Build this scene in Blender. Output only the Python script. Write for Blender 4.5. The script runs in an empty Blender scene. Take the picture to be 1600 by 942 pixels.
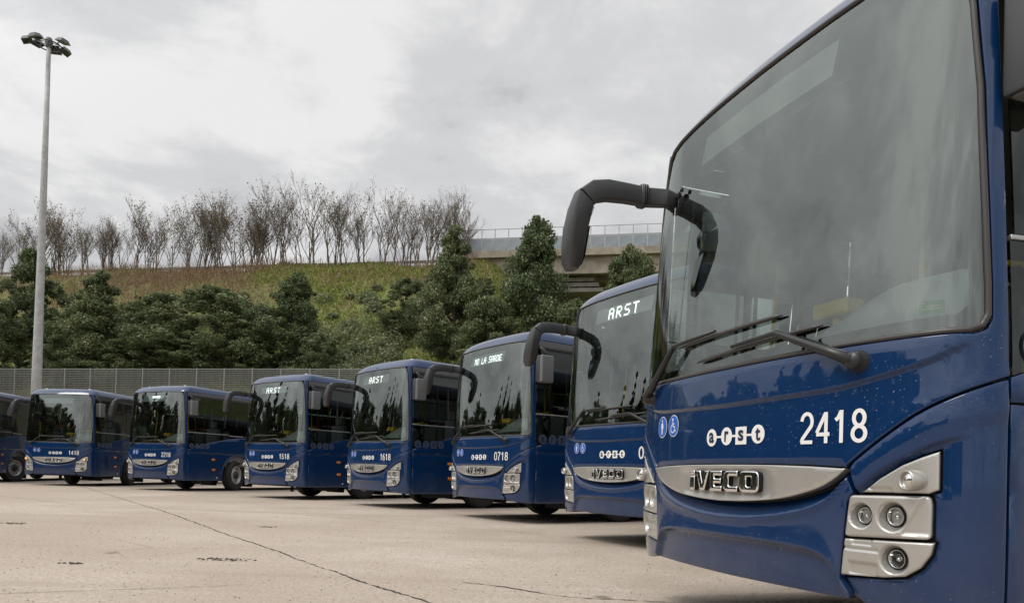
import bpy, bmesh, math, random
import numpy as np
from mathutils import Vector, Matrix
from mathutils.geometry import delaunay_2d_cdt

scene = bpy.context.scene
COL = scene.collection
R = math.radians

# ------------------------------------------------------------------ camera
F_PX, PITCH, ROLL, PPY, CAM_H = 1130.44, 0.01381, 0.02769, 723.19, 0.8475
cd = bpy.data.cameras.new('camera')
cam = bpy.data.objects.new('camera', cd)
COL.objects.link(cam)
cd.sensor_fit = 'HORIZONTAL'
cd.sensor_width = 36.0
cd.lens = F_PX / 1600.0 * 36.0
cd.shift_y = (PPY - 471.0) / 1600.0
cd.clip_start = 0.05
cd.clip_end = 3000
cam.location = (0, 0, CAM_H)
cam.matrix_world = (Matrix.Translation((0, 0, CAM_H)) @ Matrix.Rotation(math.pi / 2 + PITCH, 4, 'X')
                    @ Matrix.Rotation(ROLL, 4, 'Z'))
scene.camera = cam

# ------------------------------------------------------------------ world: overcast sky
SUN_EL, SUN_AZ = 56.0, -118.0        # degrees; azimuth clockwise from +Y (north) towards +X
world = bpy.data.worlds.new('World')
scene.world = world
world.use_nodes = True
nt = world.node_tree
nt.nodes.clear()
def wn(t, **k):
    n = nt.nodes.new(t)
    for a, b in k.items():
        setattr(n, a, b)
    return n
wo = wn('ShaderNodeOutputWorld')
bg = wn('ShaderNodeBackground')
sky = wn('ShaderNodeTexSky', sky_type='NISHITA', sun_disc=False)
sky.sun_elevation = R(SUN_EL)
sky.sun_rotation = R(SUN_AZ)
sky.air_density = 1.2
sky.dust_density = 4.0
tc = wn('ShaderNodeTexCoord')
sep = wn('ShaderNodeSeparateXYZ')
nt.links.new(tc.outputs['Generated'], sep.inputs[0])
den = wn('ShaderNodeMath', operation='MAXIMUM'); den.inputs[1].default_value = 0.0
nt.links.new(sep.outputs['Z'], den.inputs[0])
den2 = wn('ShaderNodeMath', operation='ADD'); den2.inputs[1].default_value = 0.14
nt.links.new(den.outputs[0], den2.inputs[0])
dx = wn('ShaderNodeMath', operation='DIVIDE'); dy = wn('ShaderNodeMath', operation='DIVIDE')
nt.links.new(sep.outputs['X'], dx.inputs[0]); nt.links.new(den2.outputs[0], dx.inputs[1])
nt.links.new(sep.outputs['Y'], dy.inputs[0]); nt.links.new(den2.outputs[0], dy.inputs[1])
comb = wn('ShaderNodeCombineXYZ')
nt.links.new(dx.outputs[0], comb.inputs[0]); nt.links.new(dy.outputs[0], comb.inputs[1])
comb.inputs[2].default_value = 3.7
n1 = wn('ShaderNodeTexNoise'); n1.inputs['Scale'].default_value = 0.9
n1.inputs['Detail'].default_value = 7; n1.inputs['Roughness'].default_value = 0.52; n1.inputs['Distortion'].default_value = 0.55
n2 = wn('ShaderNodeTexNoise'); n2.inputs['Scale'].default_value = 2.9
n2.inputs['Detail'].default_value = 8; n2.inputs['Roughness'].default_value = 0.60; n2.inputs['Distortion'].default_value = 0.3
nt.links.new(comb.outputs[0], n1.inputs['Vector']); nt.links.new(comb.outputs[0], n2.inputs['Vector'])
mixn = wn('ShaderNodeMix', data_type='FLOAT'); mixn.inputs[0].default_value = 0.42
nt.links.new(n1.outputs['Fac'], mixn.inputs[2]); nt.links.new(n2.outputs['Fac'], mixn.inputs[3])
ramp = wn('ShaderNodeValToRGB')
ramp.color_ramp.interpolation = 'EASE'
ramp.color_ramp.elements[0].position = 0.38; ramp.color_ramp.elements[0].color = (0.53, 0.535, 0.55, 1)
ramp.color_ramp.elements[1].position = 0.60; ramp.color_ramp.elements[1].color = (0.95, 0.945, 0.935, 1)
e = ramp.color_ramp.elements.new(0.48); e.color = (0.73, 0.73, 0.74, 1)
nt.links.new(mixn.outputs[0], ramp.inputs[0])
skys = wn('ShaderNodeMix', data_type='RGBA', blend_type='MULTIPLY'); skys.inputs[0].default_value = 1.0
nt.links.new(sky.outputs[0], skys.inputs[6]); skys.inputs[7].default_value = (0.10, 0.10, 0.10, 1)
mixs = wn('ShaderNodeMix', data_type='RGBA'); mixs.inputs[0].default_value = 0.93
nt.links.new(skys.outputs[2], mixs.inputs[6]); nt.links.new(ramp.outputs[0], mixs.inputs[7])
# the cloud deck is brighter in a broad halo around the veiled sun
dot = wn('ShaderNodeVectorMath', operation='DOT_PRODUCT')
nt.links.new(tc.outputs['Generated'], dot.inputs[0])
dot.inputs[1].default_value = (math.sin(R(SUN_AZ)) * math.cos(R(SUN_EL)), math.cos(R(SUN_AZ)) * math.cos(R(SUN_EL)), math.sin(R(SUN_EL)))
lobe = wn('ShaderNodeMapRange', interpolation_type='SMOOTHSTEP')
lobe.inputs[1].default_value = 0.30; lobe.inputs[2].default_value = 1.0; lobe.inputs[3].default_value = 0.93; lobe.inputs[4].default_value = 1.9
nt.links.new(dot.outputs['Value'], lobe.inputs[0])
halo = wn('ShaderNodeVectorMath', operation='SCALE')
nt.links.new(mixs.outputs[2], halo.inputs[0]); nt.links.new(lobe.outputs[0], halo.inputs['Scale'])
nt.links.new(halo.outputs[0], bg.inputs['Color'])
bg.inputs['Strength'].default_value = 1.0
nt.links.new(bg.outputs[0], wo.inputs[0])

# ------------------------------------------------------------------ sun behind the cloud
sl = bpy.data.lights.new('sun', 'SUN')
sl.energy = 1.5
sl.angle = R(22)
sl.color = (1.0, 0.96, 0.90)
sun = bpy.data.objects.new('sun', sl)
COL.objects.link(sun)
sd = Vector((math.sin(R(SUN_AZ)) * math.cos(R(SUN_EL)), math.cos(R(SUN_AZ)) * math.cos(R(SUN_EL)), math.sin(R(SUN_EL))))
sun.rotation_euler = sd.to_track_quat('Z', 'Y').to_euler()
sun.location = (30, 30, 60)

scene.view_settings.view_transform = 'Standard'
scene.view_settings.look = 'None'
scene.view_settings.exposure = 0.0
scene.view_settings.gamma = 1.0
scene.view_settings.use_curve_mapping = False
scene.render.engine = 'CYCLES'
scene.cycles.max_bounces = 8
scene.cycles.transparent_max_bounces = 16
scene.cycles.caustics_reflective = False
scene.cycles.caustics_refractive = False

# ------------------------------------------------------------------ materials
MATS = {}
def mat(name, color=(0.5, 0.5, 0.5), rough=0.5, metal=0.0, coat=0.0, spec=0.5, emis=None, es=0.0):
    m = bpy.data.materials.new(name)
    m.use_nodes = True
    b = m.node_tree.nodes['Principled BSDF']
    b.inputs['Base Color'].default_value = (*color, 1)
    b.inputs['Roughness'].default_value = rough
    b.inputs['Metallic'].default_value = metal
    b.inputs['Coat Weight'].default_value = coat
    b.inputs['Coat Roughness'].default_value = 0.03
    b.inputs['Coat IOR'].default_value = 1.5
    b.inputs['Specular IOR Level'].default_value = spec
    if emis:
        b.inputs['Emission Color'].default_value = (*emis, 1)
        b.inputs['Emission Strength'].default_value = es
    MATS[name] = m
    return m
class NB:
    """small node-tree builder"""
    def __init__(s, m):
        s.t = m.node_tree; s.b = s.t.nodes['Principled BSDF']; s.out = s.t.nodes['Material Output']
    def n(s, typ, ins=None, **k):
        x = s.t.nodes.new(typ)
        for a, b in k.items():
            setattr(x, a, b)
        for a, b in (ins or {}).items():
            if isinstance(b, bpy.types.NodeSocket):
                s.t.links.new(b, x.inputs[a])
            else:
                x.inputs[a].default_value = b
        return x
    def l(s, a, b):
        s.t.links.new(a, b)
    def coord(s, kind='Object'):
        return s.n('ShaderNodeTexCoord').outputs[kind]
    def noise(s, vec, scale, detail=4, rough=0.5, dist=0.0):
        return s.n('ShaderNodeTexNoise', {'Vector': vec, 'Scale': scale, 'Detail': detail, 'Roughness': rough, 'Distortion': dist}).outputs['Fac']
    def ramp(s, fac, stops):
        r = s.n('ShaderNodeValToRGB', {0: fac})
        el = r.color_ramp.elements
        while len(el) < len(stops):
            el.new(0.5)
        for e_, (p, c) in zip(el, stops):
            e_.position = p
            e_.color = (c, c, c, 1) if isinstance(c, (int, float)) else (*c, 1)
        return r.outputs[0]
    def mix(s, fac, a, b, bt='MIX'):
        m = s.n('ShaderNodeMix', data_type='RGBA', blend_type=bt)
        for i, v in ((0, fac), (6, a), (7, b)):
            if isinstance(v, bpy.types.NodeSocket):
                s.l(v, m.inputs[i])
            elif i == 0:
                m.inputs[0].default_value = v
            else:
                m.inputs[i].default_value = (*v, 1)
        return m.outputs[2]
    def math(s, op, a, b=0.0, clamp=False):
        m = s.n('ShaderNodeMath', operation=op, use_clamp=clamp)
        for i, v in ((0, a), (1, b)):
            if isinstance(v, bpy.types.NodeSocket):
                s.l(v, m.inputs[i])
            else:
                m.inputs[i].default_value = v
        return m.outputs[0]
    def bump(s, h, strength, dist):
        b = s.n('ShaderNodeBump', {'Height': h, 'Strength': strength, 'Distance': dist})
        return b.outputs[0]

def drops(nb, c, scale=75.0, amount=0.6):
    """rain beads: small raised dots, thinned out by a broad noise"""
    v = nb.n('ShaderNodeTexVoronoi', {'Vector': c, 'Scale': scale, 'Randomness': 1.0})
    rnd = nb.n('ShaderNodeSeparateColor', {0: v.outputs['Color']}).outputs[0]
    size = nb.math('MULTIPLY', rnd, 0.24)
    d = nb.math('SUBTRACT', size, v.outputs['Distance'])
    keep = nb.math('GREATER_THAN', nb.n('ShaderNodeSeparateColor', {0: v.outputs['Color']}).outputs[1], 1 - amount)
    patch_ = nb.ramp(nb.noise(c, 2.2, 3), [(0.42, 0.0), (0.62, 1.0)])
    h = nb.math('MULTIPLY', nb.math('MAXIMUM', d, 0.0), keep)
    return nb.math('MULTIPLY', h, patch_)

def paint(name, color):
    m = mat(name, color, 0.35, 0.0, 1.0, 0.08)
    nb = NB(m); c = nb.coord()
    h = drops(nb, c)
    big = nb.noise(c, 1.6, 3)
    hh = nb.math('ADD', nb.math('MULTIPLY', h, 5.0), nb.math('MULTIPLY', big, 0.2))
    bm_ = nb.bump(hh, 0.35, 0.006)
    nb.l(bm_, nb.b.inputs['Coat Normal']); nb.l(bm_, nb.b.inputs['Normal'])
    # road film thickens towards the sill
    z = nb.n('ShaderNodeSeparateXYZ', {0: c}).outputs[2]
    low = nb.n('ShaderNodeMapRange', {0: z, 1: 0.85, 2: 0.35, 3: 0.0, 4: 1.0}).outputs[0]
    film = nb.math('MULTIPLY', low, nb.ramp(nb.noise(c, 5.0, 6, 0.65), [(0.3, 0.25), (0.7, 1.0)]))
    dirt = nb.math('MULTIPLY', film, 0.12)
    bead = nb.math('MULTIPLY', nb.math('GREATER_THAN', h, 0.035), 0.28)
    col = nb.mix(dirt, color, (0.23, 0.22, 0.21))
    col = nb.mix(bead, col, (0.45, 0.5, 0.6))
    nb.l(col, nb.b.inputs['Base Color'])
    nb.l(nb.math('ADD', nb.math('MULTIPLY', film, 0.16), 0.025), nb.b.inputs['Coat Roughness'])
    return m
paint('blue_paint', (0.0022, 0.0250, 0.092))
mat('black_gap_and_shade', (0.006, 0.006, 0.007), 0.7)
mat('rubber', (0.042, 0.039, 0.037), 0.36)
mat('black_plastic', (0.016, 0.016, 0.017), 0.38)
m = mat('mirror_plastic', (0.042, 0.044, 0.047), 0.42)
nb = NB(m); c = nb.coord(); nb.l(nb.bump(nb.noise(c, 420, 2), 0.25, 0.001), nb.b.inputs['Normal'])
m = mat('mirror_plastic_grey', (0.135, 0.138, 0.145), 0.5)
nb = NB(m); c = nb.coord(); nb.l(nb.bump(nb.noise(c, 420, 2), 0.3, 0.001), nb.b.inputs['Normal'])
mat('mirror_glass', (0.75, 0.78, 0.78), 0.02, 1.0)
m = mat('silver_paint', (0.6, 0.59, 0.56), 0.30, 0.55, 0.4)
nb = NB(m); c = nb.coord(); nb.l(nb.mix(nb.math('MULTIPLY', nb.noise(c, 14, 5, 0.6), 0.25), (0.50, 0.49, 0.46), (0.27, 0.26, 0.24)), nb.b.inputs['Base Color'])
mat('chrome', (0.82, 0.82, 0.82), 0.07, 1.0)
mat('reflector', (0.80, 0.80, 0.78), 0.13, 1.0)
mat('decal_white', (0.80, 0.80, 0.80), 0.35)
mat('decal_blue', (0.03, 0.13, 0.50), 0.3)
mat('decal_dark', (0.01, 0.02, 0.05), 0.4)
mat('decal_grey', (0.055, 0.07, 0.115), 0.4)
mat('amber', (0.80, 0.22, 0.01), 0.2, 0, 0.5)
mat('amber_lit', (0.80, 0.30, 0.02), 0.2, 0, 0.5, emis=(1, 0.45, 0.05), es=1.2)
mat('frit', (0.010, 0.010, 0.011), 0.5)
mat('display', (0.62, 0.68, 0.65), 0.5)
mat('led', (0.9, 0.9, 0.9), 0.5, emis=(0.95, 0.98, 0.95), es=1.6)
mat('sticker_green', (0.05, 0.38, 0.10), 0.4)
mat('sticker_print', (0.6, 0.7, 0.35), 0.4)
mat('yellow_rail', (0.75, 0.52, 0.02), 0.35, 0, 0.3)
mat('dash', (0.60, 0.67, 0.64), 0.5)
mat('cabin_dark', (0.15, 0.16, 0.16), 0.7)
mat('cabin_light', (0.35, 0.36, 0.355), 0.7)
mat('seat_cloth', (0.035, 0.04, 0.085), 0.9)
mat('seat_red', (0.22, 0.03, 0.035), 0.8)
mat('seat_grey', (0.48, 0.50, 0.50), 0.6)
mat('tyre', (0.022, 0.021, 0.020), 0.75)
m = mat('rim_steel', (0.50, 0.50, 0.50), 0.38, 0.55)
mat('hub_dark', (0.03, 0.03, 0.03), 0.5, 0.3)
mat('underbody', (0.016, 0.016, 0.017), 0.8)
mat('silver_trim', (0.42, 0.43, 0.43), 0.3, 0.7)
mat('side_band', (0.055, 0.055, 0.058), 0.22, 0.0, 0.4)
mat('red_lens', (0.4, 0.01, 0.01), 0.2, 0, 0.6)

def glass(name, tint, ior, rough=0.0, dropscale=None):
    m = bpy.data.materials.new(name); m.use_nodes = True
    t = m.node_tree; t.nodes.remove(t.nodes['Principled BSDF'])
    nb = NB.__new__(NB); nb.t = t; nb.out = t.nodes['Material Output']
    gl = nb.n('ShaderNodeBsdfGlossy', {'Color': (0.90, 0.98, 0.94, 1), 'Roughness': rough})
    tr = nb.n('ShaderNodeBsdfTransparent', {'Color': (*tint, 1)})
    fr = nb.n('ShaderNodeFresnel', {'IOR': ior})
    mx = nb.n('ShaderNodeMixShader', {0: fr.outputs[0], 1: tr.outputs[0], 2: gl.outputs[0]})
    c = nb.coord()
    hh = nb.math('MULTIPLY', nb.noise(c, 1.1, 1), 0.22)
    if dropscale:
        hh = nb.math('ADD', hh, nb.math('MULTIPLY', drops(nb, c, dropscale, 0.06), 2.0))
    bm_ = nb.bump(hh, 0.25, 0.006)
    nb.l(bm_, gl.inputs['Normal']); nb.l(bm_, fr.inputs['Normal'])
    nb.l(mx.outputs[0], nb.out.inputs[0])
    MATS[name] = m
    return m
glass('windscreen_glass', (0.92, 0.99, 0.96), 2.25, 0.0, 60)
glass('side_glass', (0.34, 0.38, 0.37), 1.6, 0.0, 60)
glass('lamp_glass', (0.93, 0.95, 0.95), 1.45)

def ground_mat():
    m = mat('yard_concrete', (0.4, 0.36, 0.3), 0.85)
    nb = NB(m); c = nb.coord()
    big = nb.noise(c, 0.09, 5, 0.6, 0.6)
    mid = nb.noise(c, 0.55, 6, 0.62, 0.3)
    fine = nb.noise(c, 26.0, 6, 0.75)
    grit = nb.n('ShaderNodeTexVoronoi', {'Vector': c, 'Scale': 42.0}).outputs['Distance']
    a = nb.ramp(big, [(0.38, (0.39, 0.315, 0.255)), (0.5, (0.53, 0.452, 0.378)), (0.62, (0.60, 0.535, 0.465))])
    a = nb.mix(nb.ramp(mid, [(0.36, 0.75), (0.55, 0.0)]), a, (0.42, 0.34, 0.26))
    a = nb.mix(nb.ramp(nb.noise(c, 6.0, 8, 0.75), [(0.36, 0.50), (0.54, 0.0)]), a, (0.42, 0.35, 0.27))
    a = nb.mix(nb.ramp(fine, [(0.36, 0.8), (0.55, 0.0)]), a, (0.29, 0.235, 0.185))
    a = nb.mix(nb.ramp(nb.noise(c, 75.0, 3, 0.8), [(0.36, 0.8), (0.44, 0.0)]), a, (0.12, 0.10, 0.08))
    a = nb.mix(nb.ramp(grit, [(0.10, 0.5), (0.28, 0.0)]), a, (0.64, 0.605, 0.55))
    # oil drips: sparse dark spots with soft edge
    sp = nb.n('ShaderNodeTexVoronoi', {'Vector': c, 'Scale': 1.15, 'Randomness': 1.0})
    key = nb.n('ShaderNodeSeparateColor', {0: sp.outputs['Color']})
    rad = nb.math('MULTIPLY', nb.math('GREATER_THAN', key.outputs[0], 0.72), nb.math('MULTIPLY', key.outputs[1], 0.13))
    spot = nb.math('SUBTRACT', nb.math('ADD', rad, nb.math('MULTIPLY', nb.noise(c, 14, 4), 0.05)), sp.outputs['Distance'])
    a = nb.mix(nb.ramp(spot, [(0.035, 0.0), (0.09, 0.75)]), a, (0.085, 0.070, 0.056))
    # long tyre scuffs
    st = nb.n('ShaderNodeMapping', {'Vector': c, 'Rotation': (0, 0, 0.35), 'Scale': (0.10, 1.4, 1)})
    scuff = nb.noise(st.outputs[0], 1.0, 6, 0.6, 0.4)
    a = nb.mix(nb.ramp(scuff, [(0.52, 0.0), (0.68, 0.6)]), a, (0.34, 0.285, 0.225))
    # hairline crazing
    wv = nb.n('ShaderNodeTexVoronoi', {'Vector': nb.mix(0.06, c, nb.n('ShaderNodeTexNoise', {'Vector': c, 'Scale': 1.6, 'Detail': 5}).outputs['Color']), 'Scale': 0.55}, feature='DISTANCE_TO_EDGE').outputs['Distance']
    craze = nb.math('MULTIPLY', nb.ramp(wv, [(0.0, 1.0), (0.006, 0.0)]), nb.ramp(nb.noise(c, 0.35, 3), [(0.52, 0.0), (0.66, 0.55)]))
    a = nb.mix(craze, a, (0.10, 0.085, 0.07))
    nb.l(a, nb.b.inputs['Base Color'])
    h = nb.math('ADD', nb.math('MULTIPLY', fine, 0.7), nb.math('MULTIPLY', grit, 0.5))
    nb.l(nb.bump(h, 0.55, 0.012), nb.b.inputs['Normal'])
    nb.l(nb.ramp(mid, [(0.3, 0.62), (0.6, 0.9)]), nb.b.inputs['Roughness'])
ground_mat()
mat('crack_dark', (0.05, 0.046, 0.034), 0.95)
mat('debris', (0.055, 0.048, 0.035), 0.95)

def simple_noise_mat(name, a, b, scale, rough=0.85, bump=0.4, bdist=0.02, dist=0.0):
    m = mat(name, a, rough)
    nb = NB(m); c = nb.coord()
    f = nb.noise(c, scale, 6, 0.62, dist)
    nb.l(nb.mix(nb.ramp(f, [(0.3, 0.0), (0.7, 1.0)]), a, b), nb.b.inputs['Base Color'])
    nb.l(nb.bump(f, bump, bdist), nb.b.inputs['Normal'])
    return m
simple_noise_mat('old_concrete', (0.33, 0.315, 0.28), (0.19, 0.175, 0.145), 1.3)
simple_noise_mat('pale_concrete', (0.40, 0.36, 0.29), (0.20, 0.17, 0.125), 0.9, dist=0.6)
simple_noise_mat('galvanised', (0.42, 0.435, 0.44), (0.28, 0.29, 0.295), 9, 0.45)
simple_noise_mat('mast_steel', (0.47, 0.475, 0.47), (0.31, 0.315, 0.31), 4, 0.55)
simple_noise_mat('lamp_housing', (0.10, 0.105, 0.10), (0.06, 0.06, 0.06), 6, 0.5)
simple_noise_mat('fence_steel', (0.17, 0.175, 0.155), (0.095, 0.10, 0.088), 6, 0.6)
simple_noise_mat('fence_post', (0.27, 0.275, 0.25), (0.18, 0.185, 0.17), 6, 0.6)
simple_noise_mat('bark', (0.10, 0.083, 0.066), (0.05, 0.042, 0.034), 5, 0.95)
simple_noise_mat('pale_bark', (0.20, 0.165, 0.13), (0.10, 0.082, 0.066), 3, 0.95)
simple_noise_mat('barrier_blue', (0.30, 0.34, 0.37), (0.19, 0.215, 0.235), 1.2, 0.5)
simple_noise_mat('facade', (0.20, 0.18, 0.155), (0.12, 0.108, 0.09), 0.5)
simple_noise_mat('facade_dark', (0.07, 0.066, 0.06), (0.035, 0.033, 0.03), 0.8)
simple_noise_mat('asphalt', (0.055, 0.055, 0.055), (0.04, 0.04, 0.04), 5)
mat('red_gate', (0.24, 0.05, 0.045), 0.5)

def leaf_mat(name, dark, light, tip=None):
    m = mat(name, dark, 0.55, spec=0.35)
    nb = NB(m); c = nb.coord()
    rp = nb.n('ShaderNodeNewGeometry').outputs['Random Per Island']
    f = nb.math('ADD', nb.math('MULTIPLY', rp, 0.65), nb.math('MULTIPLY', nb.noise(c, 0.55, 3), 0.5))
    stops = [(0.25, dark), (0.80, light)]
    if tip:
        stops.append((0.97, tip))
    colr = nb.ramp(f, stops)
    nb.l(colr, nb.b.inputs['Base Color'])
    tl = nb.n('ShaderNodeBsdfTranslucent', {'Color': colr})
    mx = nb.n('ShaderNodeMixShader', {0: 0.35, 1: nb.b.outputs[0], 2: tl.outputs[0]})
    nb.l(mx.outputs[0], nb.out.inputs[0])
    return m
leaf_mat('oak_leaf', (0.050, 0.078, 0.032), (0.190, 0.225, 0.098), (0.50, 0.50, 0.29))
leaf_mat('oak_leaf_dark', (0.038, 0.066, 0.028), (0.140, 0.180, 0.074), (0.36, 0.40, 0.20))
leaf_mat('brown_leaf', (0.09, 0.07, 0.03), (0.20, 0.155, 0.065), (0.22, 0.22, 0.09))
leaf_mat('bramble_leaf', (0.095, 0.125, 0.055), (0.24, 0.265, 0.14), (0.34, 0.35, 0.21))
leaf_mat('cypress_leaf', (0.018, 0.03, 0.016), (0.04, 0.06, 0.03))
leaf_mat('dry_stem', (0.14, 0.088, 0.05), (0.32, 0.215, 0.125), (0.46, 0.37, 0.22))
leaf_mat('grass_blade', (0.115, 0.165, 0.025), (0.27, 0.32, 0.06), (0.50, 0.44, 0.16))

def bank_mat():
    m = mat('bank_earth', (0.1, 0.1, 0.05), 0.95)
    nb = NB(m); c = nb.coord()
    n1_ = nb.noise(c, 0.16, 5, 0.6, 0.6)
    n2_ = nb.noise(c, 1.7, 6, 0.7)
    a = nb.ramp(n1_, [(0.32, (0.18, 0.13, 0.075)), (0.45, (0.19, 0.20, 0.06)), (0.60, (0.16, 0.235, 0.04))])
    a = nb.mix(nb.ramp(n2_, [(0.4, 0.6), (0.65, 0.0)]), a, (0.10, 0.088, 0.045))
    nb.l(a, nb.b.inputs['Base Color'])
    nb.l(nb.bump(n2_, 1.0, 0.25), nb.b.inputs['Normal'])
bank_mat()

# ------------------------------------------------------------------ object helpers
def mesh(name, verts, faces, smooth=False):
    me = bpy.data.meshes.new(name)
    me.from_pydata([tuple(map(float, v)) for v in verts], [], [tuple(int(i) for i in f) for f in faces])
    if smooth:
        me.polygons.foreach_set('use_smooth', [True] * len(me.polygons))
    me.update()
    return me
def obj(name, me, material=None, parent=None, loc=None):
    if material and not me.materials:
        me.materials.append(MATS[material])
    o = bpy.data.objects.new(name, me)
    COL.objects.link(o)
    if parent:
        o.parent = parent
    if loc:
        o.location = loc
    return o
def tag(o, label, cat, group=None):
    o['label'] = label; o['category'] = cat
    if group:
        o['group'] = group
    return o
def empty(name, loc=(0, 0, 0), rz=0.0):
    o = bpy.data.objects.new(name, None)
    o.empty_display_size = 0.3
    COL.objects.link(o)
    o.location = loc; o.rotation_euler = (0, 0, rz)
    return o
def kids(o):
    return CH.get(o.name, [])
def copy_tree(root, skip=()):
    """copy a thing, its parts and their sub-parts"""
    def rec(o, parent):
        c_ = o.copy(); COL.objects.link(c_)
        if parent:
            c_.parent = parent
        for k in [x for x in ALLKIDS.get(o, []) if x.name.split('.')[0] not in skip]:
            rec(k, c_)
        return c_
    ALLKIDS = {}
    for x in bpy.data.objects:
        if x.parent:
            ALLKIDS.setdefault(x.parent, []).append(x)
    return rec(root, None)

class MB:
    """mesh accumulator"""
    def __init__(s):
        s.v = []; s.f = []; s.sm = []
    def add(s, v, f, smooth=False):
        n = len(s.v)
        s.v += [tuple(x) for x in v]
        s.f += [tuple(i + n for i in q) for q in f]
        s.sm += [smooth] * len(f)
    def box(s, x0, x1, y0, y1, z0, z1, M=None):
        v = [(x, y, z) for z in (z0, z1) for y in (y0, y1) for x in (x0, x1)]
        if M:
            v = [tuple(M @ Vector(p)) for p in v]
        s.add(v, [(0, 2, 3, 1), (4, 5, 7, 6), (0, 1, 5, 4), (2, 6, 7, 3), (0, 4, 6, 2), (1, 3, 7, 5)])
    def tube(s, pts, r, n=8, cap=True, smooth=True, sx=1.0):
        """swept tube; r is a number or a list"""
        pts = [Vector(p) for p in pts]
        rr = r if isinstance(r, (list, tuple)) else [r] * len(pts)
        v = []; prev = None
        for i, p in enumerate(pts):
            t = (pts[min(i + 1, len(pts) - 1)] - pts[max(i - 1, 0)]).normalized()
            if prev is None:
                a = Vector((0, 0, 1)) if abs(t.z) < 0.9 else Vector((1, 0, 0))
                x = t.cross(a).normalized()
            else:
                x = (prev - t * prev.dot(t)).normalized()
            prev = x; y = t.cross(x)
            for k in range(n):
                an = 2 * math.pi * k / n
                v.append(p + x * (math.cos(an) * rr[i] * sx) + y * (math.sin(an) * rr[i]))
        f = [(i * n + k, i * n + (k + 1) % n, (i + 1) * n + (k + 1) % n, (i + 1) * n + k) for i in range(len(pts) - 1) for k in range(n)]
        if cap:
            f.append(tuple(reversed(range(n)))); f.append(tuple(range((len(pts) - 1) * n, len(pts) * n)))
        s.add(v, f, smooth)
    def lathe(s, prof, n=24, M=None, smooth=True):
        """profile of (radius, height) turned about the local z axis"""
        v = []; f = []
        for r_, h_ in prof:
            for k in range(n):
                a = 2 * math.pi * k / n
                p = Vector((r_ * math.cos(a), r_ * math.sin(a), h_))
                v.append(M @ p if M else p)
        for i in range(len(prof) - 1):
            for k in range(n):
                f.append((i * n + k, i * n + (k + 1) % n, (i + 1) * n + (k + 1) % n, (i + 1) * n + k))
        s.add(v, f, smooth)
    def loft(s, rings, smooth=True, cap=True):
        n = len(rings[0]); v = [p for r_ in rings for p in r_]
        f = [(i * n + k, i * n + (k + 1) % n, (i + 1) * n + (k + 1) % n, (i + 1) * n + k) for i in range(len(rings) - 1) for k in range(n)]
        if cap:
            f.append(tuple(reversed(range(n)))); f.append(tuple(range((len(rings) - 1) * n, len(rings) * n)))
        s.add(v, f, smooth)
    def me(s, name):
        me = mesh(name, s.v, s.f)
        me.polygons.foreach_set('use_smooth', s.sm)
        return me
    def build(s, name, material, parent=None, loc=None):
        return obj(name, s.me(name), material, parent, loc)
def fix_normals(me):
    b = bmesh.new(); b.from_mesh(me); bmesh.ops.recalc_face_normals(b, faces=b.faces); b.to_mesh(me); b.free()
    return me
def autosmooth(me, ang=40):
    """smooth shading with sharp edges above an angle"""
    b = bmesh.new(); b.from_mesh(me)
    bmesh.ops.recalc_face_normals(b, faces=b.faces)
    for f in b.faces:
        f.smooth = True
    for e_ in b.edges:
        if len(e_.link_faces) == 2 and e_.calc_face_angle(0) > R(ang):
            e_.smooth = False
    b.to_mesh(me); b.free()
    return me
def bevel(me, w, seg=2):
    b = bmesh.new(); b.from_mesh(me)
    bmesh.ops.recalc_face_normals(b, faces=b.faces)
    bmesh.ops.bevel(b, geom=b.edges[:], offset=w, segments=seg, affect='EDGES', profile=0.6)
    b.to_mesh(me); b.free()
    return autosmooth(me, 35)

# ------------------------------------------------------------------ bus body surface
# bus space: x = across (positive on the driver's side), y = backwards from the nose, z = up
def spline(x, y):
    x = np.array(x, float); y = np.array(y, float); n = len(x); h = np.diff(x)
    A = np.eye(n); b = np.zeros(n)
    for i in range(1, n - 1):
        A[i, i-1] = h[i-1]; A[i, i] = 2 * (h[i-1] + h[i]); A[i, i+1] = h[i]
        b[i] = 6 * ((y[i+1] - y[i]) / h[i] - (y[i] - y[i-1]) / h[i-1])
    M = np.linalg.solve(A, b)
    def f(t):
        t = np.clip(np.asarray(t, float), x[0], x[-1]); i = np.clip(np.searchsorted(x, t, side='right') - 1, 0, n - 2)
        a = x[i+1] - t; c = t - x[i]
        return (M[i] * a**3 + M[i+1] * c**3) / (6 * h[i]) + (y[i] / h[i] - M[i] * h[i] / 6) * a + (y[i+1] / h[i] - M[i+1] * h[i] / 6) * c
    return f
def pchip(x, y):
    x = np.array(x, float); y = np.array(y, float); h = np.diff(x); d = np.diff(y) / h; m = np.zeros(len(x))
    for i in range(1, len(x) - 1):
        if d[i-1] * d[i] > 0:
            w1 = 2 * h[i] + h[i-1]; w2 = h[i] + 2 * h[i-1]; m[i] = (w1 + w2) / (w1 / d[i-1] + w2 / d[i])
    m[0] = d[0]; m[-1] = d[-1]
    def f(t):
        t = np.clip(np.asarray(t, float), x[0], x[-1]); i = np.clip(np.searchsorted(x, t, side='right') - 1, 0, len(x) - 2)
        s = (t - x[i]) / h[i]
        return y[i]*(1+2*s)*(1-s)**2 + m[i]*h[i]*s*(1-s)**2 + y[i+1]*s*s*(3-2*s) + m[i+1]*h[i]*s*s*(s-1)
    return f
PL = np.array([(0,0),(.2,.004),(.4,.015),(.6,.034),(.78,.06),(.93,.092),(1.05,.13),(1.14,.175),(1.2,.225),(1.24,.285),(1.263,.355),(1.273,.44),(1.275,.55),(1.275,.7)])
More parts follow.
